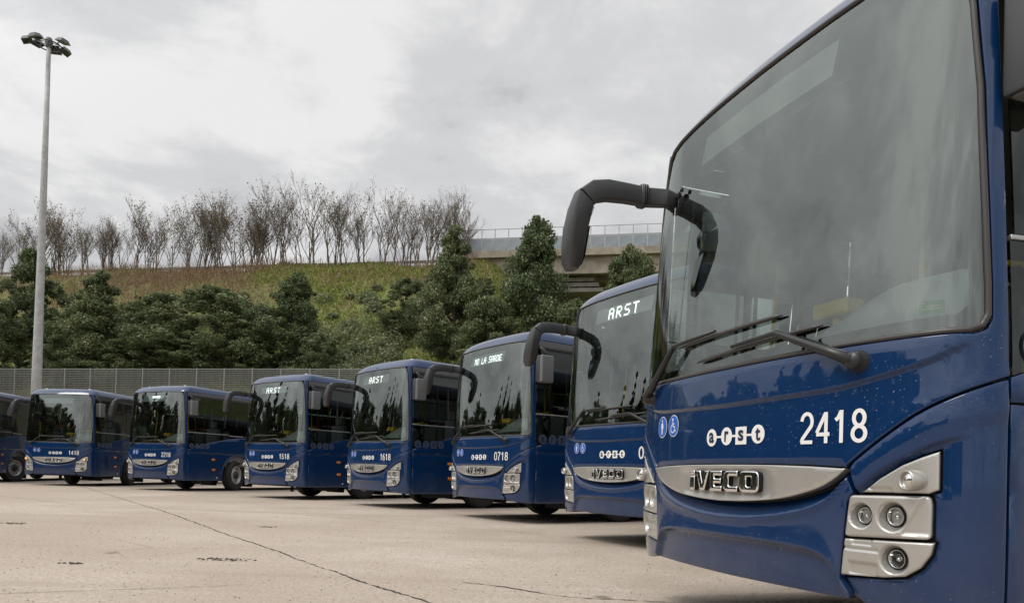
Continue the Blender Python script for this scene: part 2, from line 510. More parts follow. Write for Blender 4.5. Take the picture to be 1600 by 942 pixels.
PT = np.array([(0,0),(.2,.003),(.4,.010),(.6,.022),(.78,.040),(.92,.062),(1.03,.088),(1.115,.122),(1.165,.162),(1.192,.215),(1.204,.28),(1.21,.36),(1.212,.46),(1.212,.6)])
SLM = np.hypot(*np.diff(PL, axis=0).T).sum()
def outline(P):
    L = np.concatenate([[0], np.cumsum(np.hypot(*np.diff(P, axis=0).T))]); L = L * SLM / L[-1]
    xs = np.concatenate([-L[:0:-1], L])
    return spline(xs, np.concatenate([-P[:0:-1, 0], P[:, 0]])), spline(xs, np.concatenate([P[:0:-1, 1], P[:, 1]]))
FU0, FV0 = outline(PL); FU1, FV1 = outline(PT)
RK = spline([0.25,.33,.45,.7,.95,1.2,1.45,2.0,2.5,2.8,2.95,3.12], [.05,.03,.01,0,0,.0,.01,.055,.11,.15,.172,.20])
TT = pchip([0,1.3,1.8,2.3,2.7,3.0,3.2], [0,0,.231,.5775,.861,1.05,1.155])
def S(s, z):
    s = np.asarray(s, float); z = np.asarray(z, float); t = TT(z)
    return np.stack([FU0(s)*(1-t) + FU1(s)*t, FV0(s)*(1-t) + FV1(s)*t + RK(z), z + 0*s], -1)
UV0 = pchip(np.concatenate([PL[:, 1], [30]]), np.concatenate([PL[:, 0], [1.275]]))
UV1 = pchip(np.concatenate([PT[:, 1], [30]]), np.concatenate([PT[:, 0], [1.212]]))
def side_plus(v, z):
    v = np.asarray(v, float); z = np.asarray(z, float); t = TT(z); w = v - RK(z)
    return np.stack([UV0(w)*(1-t) + UV1(w)*t, v + 0*z, z + 0*v], -1)
def side_minus(x, z):          # domain runs from the tail (negative) to the nose
    p = side_plus(-np.asarray(x, float), z)
    return p * np.array([-1, 1, 1])
def rear(s, z):                # x, z on the tail
    s = np.asarray(s, float); z = np.asarray(z, float)
    return np.stack([-s, 11.62 + 0*s - 0.10*np.clip(z - 1.6, 0, 2)*0.5 - .06*np.abs(s)**4, z + 0*s], -1)
def mapped(fn, a, b, off=0.0):
    e_ = 1e-4
    p = fn(a, b)
    da = (fn(np.asarray(a) + e_, b) - fn(np.asarray(a) - e_, b)); db = (fn(a, np.asarray(b) + e_) - fn(a, np.asarray(b) - e_))
    n = np.cross(da, db); n = n / np.linalg.norm(n, axis=-1, keepdims=True)
    return p + n * np.asarray(off)[..., None], n
def sgap(z, v=0.362):
    lo, hi = 0.9, 1.55
    for _ in range(40):
        mid = (lo + hi) / 2
        if S(mid, z)[1] < v:
            lo = mid
        else:
            hi = mid
    return lo

def resample(poly, h):
    out = []
    n = len(poly)
    for i in range(n):
        a = np.array(poly[i], float); b = np.array(poly[(i + 1) % n], float)
        k = max(1, int(math.ceil(np.linalg.norm(b - a) / h)))
        for j in range(k):
            out.append(a + (b - a) * j / k)
    return np.array(out)
def inside(P, poly):
    x, y = P[:, 0], P[:, 1]; r = np.zeros(len(P), bool); n = len(poly)
    for i in range(n):
        x1, y1 = poly[i]; x2, y2 = poly[(i + 1) % n]
        if y1 == y2:
            continue
        c = ((y1 > y) != (y2 > y)) & (x < (x2 - x1) * (y - y1) / (y2 - y1) + x1)
        r ^= c
    return r
def pdist(P, poly):
    d = np.full(len(P), 1e9); n = len(poly)
    for i in range(n):
        a = np.array(poly[i]); b = np.array(poly[(i + 1) % n]); ab = b - a; L = ab @ ab
        if L < 1e-14:
            continue
        t = np.clip(((P - a) @ ab) / L, 0, 1)
        d = np.minimum(d, np.linalg.norm(P - a - t[:, None] * ab, axis=1))
    return d
def area(poly):
    p = np.array(poly); q = np.roll(p, -1, 0)
    return 0.5 * np.sum(p[:, 0]*q[:, 1] - q[:, 0]*p[:, 1])
def smooth01(x, a, b):
    t = np.clip((np.asarray(x) - a) / (b - a), 0, 1)
    return t * t * (3 - 2 * t)

def patch(name, poly, fn=S, off=0.0, er=0.006, depth=0.03, h=0.04, hz=None, relief=None, holes=(), extra=None):
    """a curved panel: outline in the surface's own (s, z) coordinates, rounded rim, returned edges"""
    hz = hz or h
    loops = [np.array(poly, float)] + [np.array(q, float) for q in holes]
    loops = [q if (area(q) > 0) == (i == 0) else q[::-1] for i, q in enumerate(loops)]
    loops = [resample(q, min(h, hz) * 0.8) for q in loops]
    pts = []; edges = []; base = 0
    for L in loops:
        n = len(L)
        edges += [(base + i, base + (i + 1) % n) for i in range(n)]
        pts.append(L); base += n
    B = np.concatenate(pts); nb_ = len(B)
    cand = []
    if er > 0:
        for L in loops:
            t = np.roll(L, -1, 0) - np.roll(L, 1, 0); t /= np.linalg.norm(t, axis=1, keepdims=True) + 1e-12
            nrm = np.stack([-t[:, 1], t[:, 0]], 1)
            for k in (0.3, 1.0):
                cand.append(L + nrm * er * k)
    lo = B.min(0); hi = B.max(0)
    gx = np.arange(lo[0] + h * 0.37, hi[0], h); gz = np.arange(lo[1] + hz * 0.41, hi[1], hz)
    G = np.stack(np.meshgrid(gx, gz), -1).reshape(-1, 2)
    def dist_all(P):
        return np.min([pdist(P, L) for L in loops], axis=0)
    def ins(P):
        r = inside(P, loops[0])
        for L in loops[1:]:
            r &= ~inside(P, L)
        return r
    keep = []
    if cand:
        C = np.concatenate(cand); dd = dist_all(C); kk = ins(C) & (dd > er * 0.27)
        keep.append(C[kk])
    if extra is not None and len(extra):
        X = np.array(extra, float); kk = ins(X); kk[kk] &= dist_all(X[kk]) > er * 1.15 + 0.001
        X = X[kk]; keep.append(X)
    kk = ins(G); kk[kk] &= dist_all(G[kk]) > er + h * 0.25
    G = G[kk]
    if extra is not None and len(keep) > 1 and len(keep[-1]) and len(G):
        E_ = keep[-1]; m_ = np.ones(len(G), bool)
        for i in range(0, len(G), 500):
            dd = np.linalg.norm(G[i:i+500, None] - E_[None], axis=2).min(1); m_[i:i+500] = dd > h * 0.3
        G = G[m_]
    keep.append(G)
    allp = np.concatenate([B] + keep)
    vs, es, fs, ov, oe, of = delaunay_2d_cdt([Vector(p) for p in allp], edges, [], 1, 1e-7)
    V = np.array([(v.x, v.y) for v in vs]); Fc = np.array([f for f in fs if len(f) == 3])
    cen = V[Fc].mean(1)
    Fc = Fc[ins(cen)]
    d = dist_all(V)
    o = np.full(len(V), off, float)
    if relief is not None:
        o = o + relief(V[:, 0], V[:, 1])
    if er > 0:
        q = np.clip(d / er, 0, 1); o = o - er * (1 - np.sqrt(np.clip(1 - (1 - q)**2, 0, 1)))
    P, N = mapped(fn, V[:, 0], V[:, 1], o)
    # orient faces to the outward normal
    a, b, c = P[Fc[:, 0]], P[Fc[:, 1]], P[Fc[:, 2]]
    fl = np.einsum('ij,ij->i', np.cross(b - a, c - a), N[Fc[:, 0]]) < 0
    Fc[fl] = Fc[fl][:, ::-1]
    verts = list(P); faces = [tuple(f) for f in Fc]; nsm = len(faces)
    if depth > 0:
        cnt = {}
        for f in faces:
            for i in range(3):
                k = (f[i], f[(i + 1) % 3]); kk_ = (min(k), max(k))
                cnt[kk_] = None if kk_ in cnt else k
        mp = {}
        def dup(i):
            if i not in mp:
                mp[i] = len(verts); verts.append(P[i]); verts.append(P[i] - N[i] * depth)
            return mp[i]
        for k in cnt.values():
            if k:
                i, j = dup(k[0]), dup(k[1])
                faces.append((j, i, i + 1, j + 1))
    me = mesh(name, verts, faces)
    me.polygons.foreach_set('use_smooth', [True] * len(faces)); me.update()
    return me
def mirror_poly(p):
    return [(-a, b) for a, b in p][::-1]
def curve_pts(f, s0, s1, n, ds):
    ss = np.linspace(s0, s1, n)
    return [(s_, f(s_) + d_) for d_ in ds for s_ in ss]
def round_poly(poly, r, n=4):
    """round the corners of a 2-D polygon"""
    out = []; N = len(poly)
    for i in range(N):
        p0 = Vector(poly[i-1]); p = Vector(poly[i]); p1 = Vector(poly[(i+1) % N])
        a = (p0 - p); b = (p1 - p); rr = min(r, a.length * 0.45, b.length * 0.45)
        A = p + a.normalized() * rr; B_ = p + b.normalized() * rr
        for k in range(n + 1):
            t = k / n
            q = A * (1-t)**2 + p * (2*t*(1-t)) + B_ * t*t
            out.append((q.x, q.y))
    return out
def circle(cx, cz, r, n=28):
    return [(cx + r*math.cos(2*math.pi*k/n), cz + r*math.sin(2*math.pi*k/n)) for k in range(n)]

# flat shapes laid on a surface (decals): 2-D triangles mapped with a small offset
def decal(name, polys, fn, off, material, parent, h=0.03):
    mb = MB()
    for p in polys:
        me_ = patch('tmp', p, fn, off, 0.0, 0.0, h)
        v = [x.co[:] for x in me_.vertices]; f = [tuple(q.vertices) for q in me_.polygons]
        mb.add(v, f, True); bpy.data.meshes.remove(me_)
    return mb.build(name, material, parent)
def stroke(pts, w):
    """thick polyline as a polygon"""
    pts = [Vector(p) for p in pts]; L = []; Rr = []
    for i, p in enumerate(pts):
        t = (pts[min(i+1, len(pts)-1)] - pts[max(i-1, 0)]).normalized(); n = Vector((-t.y, t.x)) * w / 2
        L.append(tuple(p + n)); Rr.append(tuple(p - n))
    return L + Rr[::-1]
def text_mesh(txt, s0, s1, z0, z1, fn, off, bold=0.0, flip=1):
    cu = bpy.data.curves.new('text', 'FONT'); cu.body = txt; cu.size = 1.0; cu.offset = bold; cu.resolution_u = 3
    to = bpy.data.objects.new('text', cu); COL.objects.link(to)
    bpy.context.view_layer.update()
    me_ = bpy.data.meshes.new_from_object(to.evaluated_get(bpy.context.evaluated_depsgraph_get()))
    bpy.data.objects.remove(to); bpy.data.curves.remove(cu)
    b = bmesh.new(); b.from_mesh(me_); bpy.data.meshes.remove(me_)
    bmesh.ops.triangulate(b, faces=b.faces[:])
    P = np.array([v.co[:2] for v in b.verts]); F_ = [tuple(v.index for v in f.verts) for f in b.faces]; b.free()
    lo, hi = P.min(0), P.max(0)
    Q = (P - lo) / (hi - lo) * np.array([s1 - s0, z1 - z0]) + np.array([s0, z0])
    W, N = mapped(fn, Q[:, 0], Q[:, 1], np.full(len(Q), off))
    F2 = []
    for f in F_:
        a, b_, c_ = (W[i] for i in f)
        F2.append(f if np.dot(np.cross(b_ - a, c_ - a), N[f[0]]) > 0 else f[::-1])
    return mesh('lettering', W, F2)
def arc(cx, cy, rx, ry, a0, a1, n=14):
    return [(cx + rx*math.cos(R(a0 + (a1-a0)*k/n)), cy + ry*math.sin(R(a0 + (a1-a0)*k/n))) for k in range(n+1)]
DIG = {'0': [arc(.5, .5, .40, .46, 90, 450, 26)], '1': [[(.18, .70), (.36, .78), (.52, .96)], [(.56, 0), (.56, 1)]],
       '2': [arc(.5, .70, .38, .26, 175, -35, 14) + [(.16, .14), (.11, .04)], [(.06, .045), (.92, .045)]],
       '3': [arc(.46, .73, .34, .23, 160, -85, 14), arc(.46, .27, .40, .23, 90, -165, 16)],
       '4': [[(.70, 0), (.70, .97)], [(.68, .95), (.07, .33)], [(.04, .28), (.96, .28)]],
       '5': [[(.84, .95), (.26, .95), (.17, .50)], arc(.48, .32, .38, .27, 140, -165, 18)],
       '6': [arc(.5, .31, .37, .265, 0, 360, 22), arc(.60, .45, .48, .50, 70, 190, 14)],
       '7': [[(.06, .955), (.92, .955)], [(.88, .92), (.60, .60), (.42, .30), (.36, 0)]],
       '8': [arc(.5, .73, .32, .225, 0, 360, 22), arc(.5, .265, .385, .22, 0, 360, 22)],
       '9': [arc(.5, .69, .37, .265, 0, 360, 22), arc(.40, .55, .48, .50, -110, 10, 14)]}
def digits(txt, s0, s1, z0, z1, fn, off):
    mb = MB(); n = len(txt); cw = (s1 - s0) / (n - .14); dw = cw * .86; w = .118 * dw
    for i, ch in enumerate(txt):
        for k, line in enumerate(DIG[ch]):
            p = [Vector((s0 + i*cw + a*dw, z0 + b*(z1 - z0))) for a, b in line]; closed = (p[0] - p[-1]).length < 1e-6
            L = []; Rr = []
            for j in range(len(p)):
                if closed:
                    t = (p[(j+1) % (len(p)-1)] - p[(j-1) % (len(p)-1)]) if 0 < j < len(p)-1 else (p[1] - p[-2])
                else:
                    t = p[min(j+1, len(p)-1)] - p[max(j-1, 0)]
                t.normalize(); nn = Vector((-t.y, t.x)) * w * (1.0 if abs(t.y) > .5 else .92)
                L.append(p[j] + nn); Rr.append(p[j] - nn)
            Q = np.array([tuple(v) for v in L + Rr]); W, N = mapped(fn, Q[:, 0], Q[:, 1], np.full(len(Q), off + .0004*k))
            m_ = len(p); mb.add(W, [(j, m_+j, m_+j+1, j+1) for j in range(m_-1)], True)
    return mb.me('digits')
DOTS = {'A': '01110100011000111111100011000110001', 'R': '11110100011000111110101001001010001', 'S': '01111100001000001110000010000111110',
        'T': '11111001000010000100001000010000100', 'M': '10001110111010110101100011000110001', 'O': '01110100011000110001100011000101110',
        'L': '10000100001000010000100001000011111', 'D': '11110100011000110001100011000111110', 'E': '11111100001000011110100001000011111', ' ': '0'*35, '#': '11111101011111101110111111010111111'}
def dot_text(txt, s0, pitch, z0, ph, fn, off, gap=1):
    mb = MB(); x = s0
    for ch in txt:
        for r_ in range(7):
            for c_ in range(5):
                if DOTS[ch][r_*5+c_] == '1':
                    a0, b0 = x + c_*pitch, z0 + (6-r_)*ph
                    q = [(a0, b0), (a0 + pitch*.92, b0), (a0 + pitch*.92, b0 + ph*.92), (a0, b0 + ph*.92)]
                    W, N = mapped(fn, np.array([p[0] for p in q]), np.array([p[1] for p in q]), np.full(4, off))
                    mb.add(W, [(0, 1, 2, 3)])
        x += pitch * (5 + gap)
    return mb.me('dots')

# ------------------------------------------------------------------ one bus
def make_bus():
    bus = empty('bus')
    # ---- outlines on the nose, right half; mirrored for the other half
    diag = pchip([.781, .947, 1.094, 1.232, 1.385], [.949, 1.075, 1.174, 1.240, 1.297])
    ws_r = [(1.10,1.478),(1.24,1.480),(1.285,1.495),(1.304,1.535),(1.303,1.65),(1.287,1.96),(1.262,2.435),(1.222,2.78),(1.196,2.93),(1.155,3.03),(1.09,3.078),(.95,3.09),(.5,3.097)]
    ws = [(0, 1.472), (.5, 1.474)] + ws_r + [(0, 3.098)]
    ws = ws + [(-a, b) for a, b in ws[::-1] if a > 0]
    gt = pchip([0,.235,.345,.6,.783], [.957,.956,.955,.949,.940])
    gb = pchip([0,.165,.31,.435,.567,.658,.75,.783], [.768,.773,.783,.797,.826,.855,.908,.938])
    # front panel with both pillars
    zs = np.linspace(1.305, 3.09, 14)
    right = [(x, float(diag(x)) + .004) for x in np.linspace(.785, 1.36, 12)] + [(sgap(1.302), 1.302)] + [(sgap(z), z) for z in zs]
    top_r = [(1.10, 3.092)]
    wsi = [(a + .018*np.sign(a) if abs(a) > 1.15 else a, b - (.014 if b < 1.6 else 0) + (0.0 if b < 2.9 else .004)) for a, b in ws_r]
    wsi_r = [q for q in wsi[::-1] if q[1] < 3.06 and q[0] > 1.0]
    half = [(.6, .955), (.783, .946)] + right + [(1.17, 3.085)] + wsi_r
    lowr = [(0, .962), (.35, .960)] + half + [(.5, 1.460), (0, 1.458)]
    fp = lowr + [(-a, b) for a, b in lowr[::-1] if a > 0]
    crease = pchip([0,.5,.7,.975,1.111,1.219,1.30,1.4], [1.270,1.281,1.289,1.332,1.369,1.420,1.464,1.52])
    def cr(s):
        return crease(np.abs(s))
    def rel_front(s, z):
        k = 1 - smooth01(np.abs(s), 1.18, 1.27)
        d_ = z - cr(s)
        r_ = .013 * smooth01(d_, -.010, .003) * k
        r_ += .006 * smooth01(z - diag(np.abs(s)), .06, .0) * (np.abs(s) > .78)
        return r_
    ex = curve_pts(cr, -1.28, 1.28, 90, (-.020, -.010, -.006, -.002, .003, .012))
    front = obj('front_panel', patch('front_panel', fp, S, 0, .006, .03, .035, relief=rel_front, extra=ex), 'blue_paint', bus)
    # grille
    gs = np.linspace(-.783, .783, 50)
    gp = [(s_, float(gb(abs(s_)))) for s_ in gs] + [(s_, float(gt(abs(s_)))) for s_ in gs[::-1]]
    def rel_gr(s, z):
        a = np.abs(s); mid = smooth01(a, .42, .36)
        edge = smooth01(z, gt(a) - .012, gt(a) - .026)
        return .018 + .010 * (1 - (a/.8)**2) - .010 * mid * edge * smooth01(z, gb(a), gb(a) + .02)
    grille = obj('grille', patch('grille', gp, S, 0, .006, .05, .02, relief=rel_gr), 'silver_paint', bus)
    # maker's lettering on the grille, each letter its own piece
    def letter(polys, holes, ox, w):
        mb = MB(); flank = []
        for i, p in enumerate(polys):
            hl = holes[i] if holes and i < len(holes) else []
            q = [(ox + a*w, .818 + b*.106) for a, b in p]; hq = [[(ox + a*w, .818 + b*.106) for a, b in hh] for hh in hl]
            me_ = patch('l', q, S, .050, .004, .03, .010, holes=hq)
            flank += [len(f.vertices) == 4 for f in me_.polygons]
            mb.add([x.co[:] for x in me_.vertices], [tuple(f.vertices) for f in me_.polygons], True); bpy.data.meshes.remove(me_)
        o_ = mb.build('badge_letter', 'chrome', grille); o_.data.materials.append(MATS['black_gap_and_shade'])  # black side walls: the letters' shadow outline put into the colour
        o_.data.polygons.foreach_set('material_index', [int(q) for q in flank])
        return o_
    rr = lambda x0, x1, y0, y1, r_: round_poly([(x0, y0), (x1, y0), (x1, y1), (x0, y1)], r_)
    letter([[(0, 0), (1, 0), (1, .72), (0, .72)], [(.1, .80), (1, .80), (1, 1), (.1, 1)]], None, -.255, .046)
    letter([[(.33, 0), (.67, 0), (1, 1), (.70, 1), (.50, .38), (.32, 1), (0, 1)]], None, -.192, .120)
    letter([[(0, 0), (1, 0), (1, .24), (.40, .24), (.40, .38), (.93, .38), (.93, .62), (.40, .62), (.40, .76), (1, .76), (1, 1), (0, 1)]], None, -.060, .100)
    letter([[(.2, 0), (1, 0), (1, .25), (.42, .25), (.38, .3), (.38, .7), (.42, .75), (1, .75), (1, 1), (.2, 1), (0, .85), (0, .15)]], None, .058, .108)
    letter([rr(0, 1, 0, 1, .26)], [[rr(.36, .64, .27, .73, .1)]], .184, .138)
    # bumper
    bl = [(.776, .925), (.812, .842), (.786, .797), (.754, .47), (.80, .405), (.78, .378)]
    bp = [(s_, float(gb(abs(s_))) - .006) for s_ in np.linspace(-.765, .765, 40)]
    bp = bp + bl + [(0, .374)] + [(-a, b) for a, b in bl[::-1]]
    lip = pchip([0,.165,.29,.516,.68,.782,.9], [.686,.691,.703,.741,.800,.900,1.0])
    rec = pchip([0,.355,.47,.594,.66,.705,.74,.80], [.589,.587,.584,.575,.560,.530,.47,.38])
    def rel_b(s, z):
        a = np.abs(s); L = lip(a); Gb = gb(np.minimum(a, .78)) - .006
        t = np.clip((z - L) / np.maximum(Gb - L, .015), 0, 1)
        r_ = -.058 * t**1.15 + .010 * np.exp(-((z - L) / .018)**2)
        rc = rec(np.minimum(a, .79))
        dz = z - rc
        r_ += .012 * smooth01(dz, -.006, .004) * np.exp(-np.clip(dz, 0, 1) / .045) - .022 * smooth01(-dz, .0, .022)
        return r_
    ex = curve_pts(lambda s_: lip(np.abs(s_)), -.78, .78, 70, (-.03, -.015, -.006, .004, .016, .03))
    ex += curve_pts(lambda s_: rec(np.abs(s_)), -.73, .73, 80, (-.022, -.014, -.006, 0, .006, .016))
    obj('bumper', patch('bumper', bp, S, .004, .006, .04, .025, relief=rel_b, extra=ex), 'blue_paint', bus)
    # corner panels with the brow over the lamps
    brow = pchip([.70,.814,.938,1.05,1.142,1.236,1.32], [.72,.836,.937,1.0,1.046,1.071,1.080])
    cp = [(.796, .945)] + [(x, float(diag(x)) - .006) for x in np.linspace(.82, 1.36, 12)] + [(sgap(1.285) - .002, 1.288)]
    cp += [(sgap(z) - .002, z) for z in np.linspace(1.25, .40, 10)] + [(1.375, .345), (1.30, .335), (1.1, .342), (.95, .357), (.84, .374), (.812, .405), (.768, .474)]
    cp += [(.954, .488), (1.042, .503), (1.102, .546), (1.141, .604), (1.153, .660), (1.141, .664), (1.142, .81), (1.132, .846), (1.164, .853), (1.164, 1.022), (1.097, 1.001), (1.019, .966), (.924, .907), (.848, .838), (.829, .838)]
    def rel_c(s, z):
        a = np.abs(s); k = 1 - smooth01(a, 1.13, 1.27)
        b_ = brow(np.clip(a, .7, 1.32)); d_ = z - b_
        r_ = -.020 * smooth01(-d_, -.004, .014) * k
        r_ += .006 * np.exp(-((z - (b_ + diag(np.clip(a, .781, 1.38))) / 2) / .04)**2)
        return r_
    ex = curve_pts(lambda s_: brow(s_), .83, 1.28, 40, (-.02, -.012, -.006, 0, .006, .014))
    obj('corner_panel', patch('corner_panel', cp, S, .003, .007, .04, .028, relief=rel_c, extra=ex), 'blue_paint', bus)
    obj('corner_panel', patch('corner_panel', mirror_poly(cp), S, .003, .007, .04, .028, relief=rel_c, extra=[(-a, b) for a, b in ex]), 'blue_paint', bus)
    # dark body behind the joints
    sh = [(-1.37, .41), (1.37, .41), (1.37, 1.44), (-1.37, 1.44)]
    obj('nose_frame', patch('nose_frame', sh, S, -.055, 0, 0, .06), 'black_gap_and_shade', bus)
    # ---- headlights
    H1 = [(.858,.843),(.930,.901),(1.021,.957),(1.097,.990),(1.155,1.011),(1.155,.862),(1.12,.846)]
    H2 = round_poly([(.800,.829),(1.124,.836),(1.132,.806),(1.131,.667),(.779,.652)], .02)
    H3 = [(.778,.643),(1.143,.655),(1.131,.607),(1.094,.552),(1.036,.512),(.954,.498),(.757,.485)]
    lamps = [((.852, .745), .031, .056), ((.985, .748), .034, .064), ((.993, .575), .034, .062)]
    def rel_bowl(ls, tray):
        def f(s, z):
            a = np.abs(s); r_ = np.zeros_like(a)
            for (ls_, lz_), r0, r1 in ls:
                d_ = np.hypot(a - ls_, z - lz_)
                r_ = np.minimum(r_, -.058 * smooth01(d_, r1, r0 * 1.05))
            return r_ + tray(a, z)
        return f
    def tray2(a, z):     # diagonal step in the outer half
        return -.010 * smooth01(a - (1.055 + (z - .75) * .55), 0.0, .012) * smooth01(z, .668, .69)
    def tray3(a, z):
        return -.006 * (np.abs(z - .605) < .006) * (a < .93) - .010 * smooth01(.925 - a, -.01, .01) * smooth01(z, .552, .545) * smooth01(z, .492, .500) * (a > .80) - .008 * (np.abs(a - .86) < .045) * smooth01(z, .617, .622)
    def tray1(a, z):
        return -.009 * smooth01(.985 - a, -.008, .008) * smooth01(z, .868, .862) * (a > .89)
    def lamp_at(s_, z_, r0, parent, dep=-.046):
        sg = np.sign(s_)
        p, n = mapped(S, np.array([s_]), np.array([z_]), np.array([dep])); p = Vector(p[0]); n = Vector(n[0])
        ax = (n * .45 + Vector((0, -1, 0)) * .55).normalized()
        M = Matrix.Translation(p) @ ax.to_track_quat('Z', 'Y').to_matrix().to_4x4()
        mb = MB(); mb.lathe([(r0 * 1.18, -.012), (r0 * 1.18, .010), (r0 * 1.06, .016), (r0 * .98, .010), (r0 * .80, -.010), (r0 * .45, -.026), (0.001, -.032)], 24, M)
        mb.lathe([(r0 * .34, -.026), (r0 * .34, -.004), (r0 * .22, .006), (.001, .009)], 14, M)
        lo = mb.build('lamp_bowl', 'reflector', parent)
        mb = MB(); mb.lathe([(r0 * 1.22, .004), (r0 * 1.20, .013), (r0 * 1.12, .0165), (r0 * 1.10, .010)], 24, M); mb.build('lamp_ring', 'black_plastic', parent)
        mb = MB(); mb.lathe([(r0 * 1.02, .010), (r0 * .85, .019), (r0 * .5, .026), (.001, .028)], 20, M)
        mb.build('lamp_lens', 'lamp_glass', parent)
    for sg in (1, -1):
        f_ = (lambda p: p) if sg > 0 else mirror_poly
        hl = obj('headlight', patch('headlight', f_(H2), S, .006, .010, .06, .007, relief=rel_bowl(lamps[:2], tray2)), 'silver_paint', bus)
        obj('turn_signal_housing', patch('turn_signal_housing', f_(H1), S, .000, .007, .06, .008, relief=tray1 and (lambda s, z: tray1(np.abs(s), z))), 'silver_paint', hl)
        obj('fog_lamp_housing', patch('fog_lamp_housing', f_(H3), S, .002, .008, .06, .007, relief=rel_bowl(lamps[2:], tray3)), 'silver_paint', hl)
        for (ls_, lz_), r0, r1 in lamps:
            lamp_at(sg * ls_, lz_, r0, hl)
        # the bullet-shaped turn signal
        p, n = mapped(S, np.array([sg * 1.062]), np.array([.897]), np.array([.02])); p = Vector(p[0])
        ax = Vector((-.12 * sg, -1, .0)).normalized()
        M = Matrix.Translation(p) @ ax.to_track_quat('Z', 'Y').to_matrix().to_4x4()
        mb = MB(); mb.lathe([(.002, -.13), (.024, -.115), (.036, -.07), (.041, -.02), (.041, .020), (.037, .026), (.033, .026), (.033, .014)], 26, M)
        mb.build('turn_signal', 'silver_paint', hl)
        mb = MB(); mb.lathe([(.033, .014), (.030, .018), (.001, .022)], 20, M); mb.lathe([(.033, .016), (.028, .006), (.012, .0), (.001, .0)], 20, M)
        mb.build('signal_lens', 'reflector', hl)
    # ---- windscreen
    wso = obj('windscreen', patch('windscreen', ws, S, -.004, 0, 0, .05), 'windscreen_glass', bus)
    view = [(0,2.722),(.35,2.730),(.56,2.748),(.70,2.760),(.806,2.762),(.946,2.740),(1.044,2.713),(1.115,2.670),(1.150,2.60),(1.172,2.45),(1.206,2.2),(1.226,1.95),(1.240,1.65),(1.238,1.575),(1.20,1.545),(.5,1.530),(0,1.527)]
    view = [(a, b) for a, b in view] + [(-a, b) for a, b in view[::-1] if a > 0]
    dest = [(-.600,2.785),(.546,2.796),(.566,2.978),(-.578,2.966)]
    obj('black_border', patch('black_border', ws, S, -.012, 0, 0, .05, holes=[view[::-1], dest]), 'frit', wso)
    disp = [(-.66, 2.76), (.62, 2.77), (.62, 3.0), (-.66, 2.99)]
    ds = obj('destination_display', patch('destination_display', disp, S, -.019, 0, .05, .06), 'display', bus)
    n = len(ws); W, N = mapped(S, np.array([p[0] for p in resample(ws, .02)]), np.array([p[1] for p in resample(ws, .02)]), np.full(len(resample(ws, .02)), -.002))
    mb = MB(); ring = list(W) + [W[0], W[1]]
    mb.tube(ring, .0130, 8, False); mb.build('seal', 'rubber', wso)
    # inspection sticker inside the glass, low on the driver's side
    st = obj('sticker', patch('sticker', [(1.062,1.557),(1.157,1.553),(1.159,1.607),(1.064,1.609)], S, -.010, 0, 0, .05), 'sticker_green', wso)
    decal('sticker_print', [[(1.085,1.583),(1.140,1.582),(1.140,1.589),(1.085,1.590)], [(1.075,1.572),(1.148,1.571),(1.148,1.579),(1.075,1.580)], [(1.068,1.598),(1.086,1.598),(1.086,1.604),(1.068,1.604)]], S, -.008, 'sticker_print', wso)
    # small clip camera on the glass
    def P3(s_, z_, o_):
        return Vector(mapped(S, np.array([s_]), np.array([z_]), np.array([o_]))[0][0])
    # ---- wipers
    def wiper(pv, elbow, end, b0, b1, cap):
        mb = MB()
        a0 = P3(*pv, .055); a1 = P3(*elbow, .050); a2 = P3(*end, .036)
        mid = a0.lerp(a1, .5) + Vector((0, -.004, .0))
        mb.tube([a0, a0.lerp(a1, .35), a0.lerp(a1, .9), a1, a1.lerp(a2, .12), a2], [.028, .022, .016, .014, .013, .009], 8)
        w = mb.build('wiper', 'black_plastic', bus)
        mb = MB(); n_ = 12
        pts = [P3(b0[0] + (b1[0]-b0[0])*k/n_, b0[1] + (b1[1]-b0[1])*k/n_, .016) for k in range(n_ + 1)]
        mb.tube(pts, [.004] + [.011]*(n_ - 1) + [.004], 6)
        pts2 = [P3(b0[0] + (b1[0]-b0[0])*k/n_, b0[1] + (b1[1]-b0[1])*k/n_, .004) for k in range(1, n_)]
        mb.tube(pts2, .005, 4)
        mb.build('blade', 'rubber', w)
        mb = MB(); p = P3(*pv, 0); nn = (P3(*pv, .1) - p).normalized()
        M = Matrix.Translation(p) @ nn.to_track_quat('Z', 'Y').to_matrix().to_4x4()
        mb.lathe([(.050, -.01), (.050, .012), (.040, .022), (.038, .060), (.030, .074), (.001, .076)], 20, M)
        mb.build('pivot', 'black_plastic', w)
    wiper((-.885, 1.385), (-.525, 1.660), (-.10, 1.676), (-.53, 1.652), (.397, 1.671), 0)
    wiper((.833, 1.392), (.395, 1.579), (.060, 1.566), (-.283, 1.533), (.646, 1.579), 0)
    # ---- decals on the front panel
    lgp = [circle(-.116, 1.103, .047), circle(.017, 1.106, .047), [(.092, 1.060), (.178, 1.060), (.178, 1.150), (.092, 1.150)], circle(.262, 1.108, .047),
           [(-.08, 1.099), (-.02, 1.099), (-.02, 1.110), (-.08, 1.110)], [(.055, 1.100), (.10, 1.100), (.10, 1.111), (.055, 1.111)], [(.17, 1.101), (.225, 1.101), (.225, 1.112), (.17, 1.112)]]
    lg = MB()
    for i, p in enumerate(lgp):
        me_ = patch('t', p, S, .0035 - (.0006 if i > 3 else 0), 0, 0, .03); lg.add([x.co[:] for x in me_.vertices], [tuple(f.vertices) for f in me_.polygons], True); bpy.data.meshes.remove(me_)
    lg.build('operator_logo', 'decal_white', front)
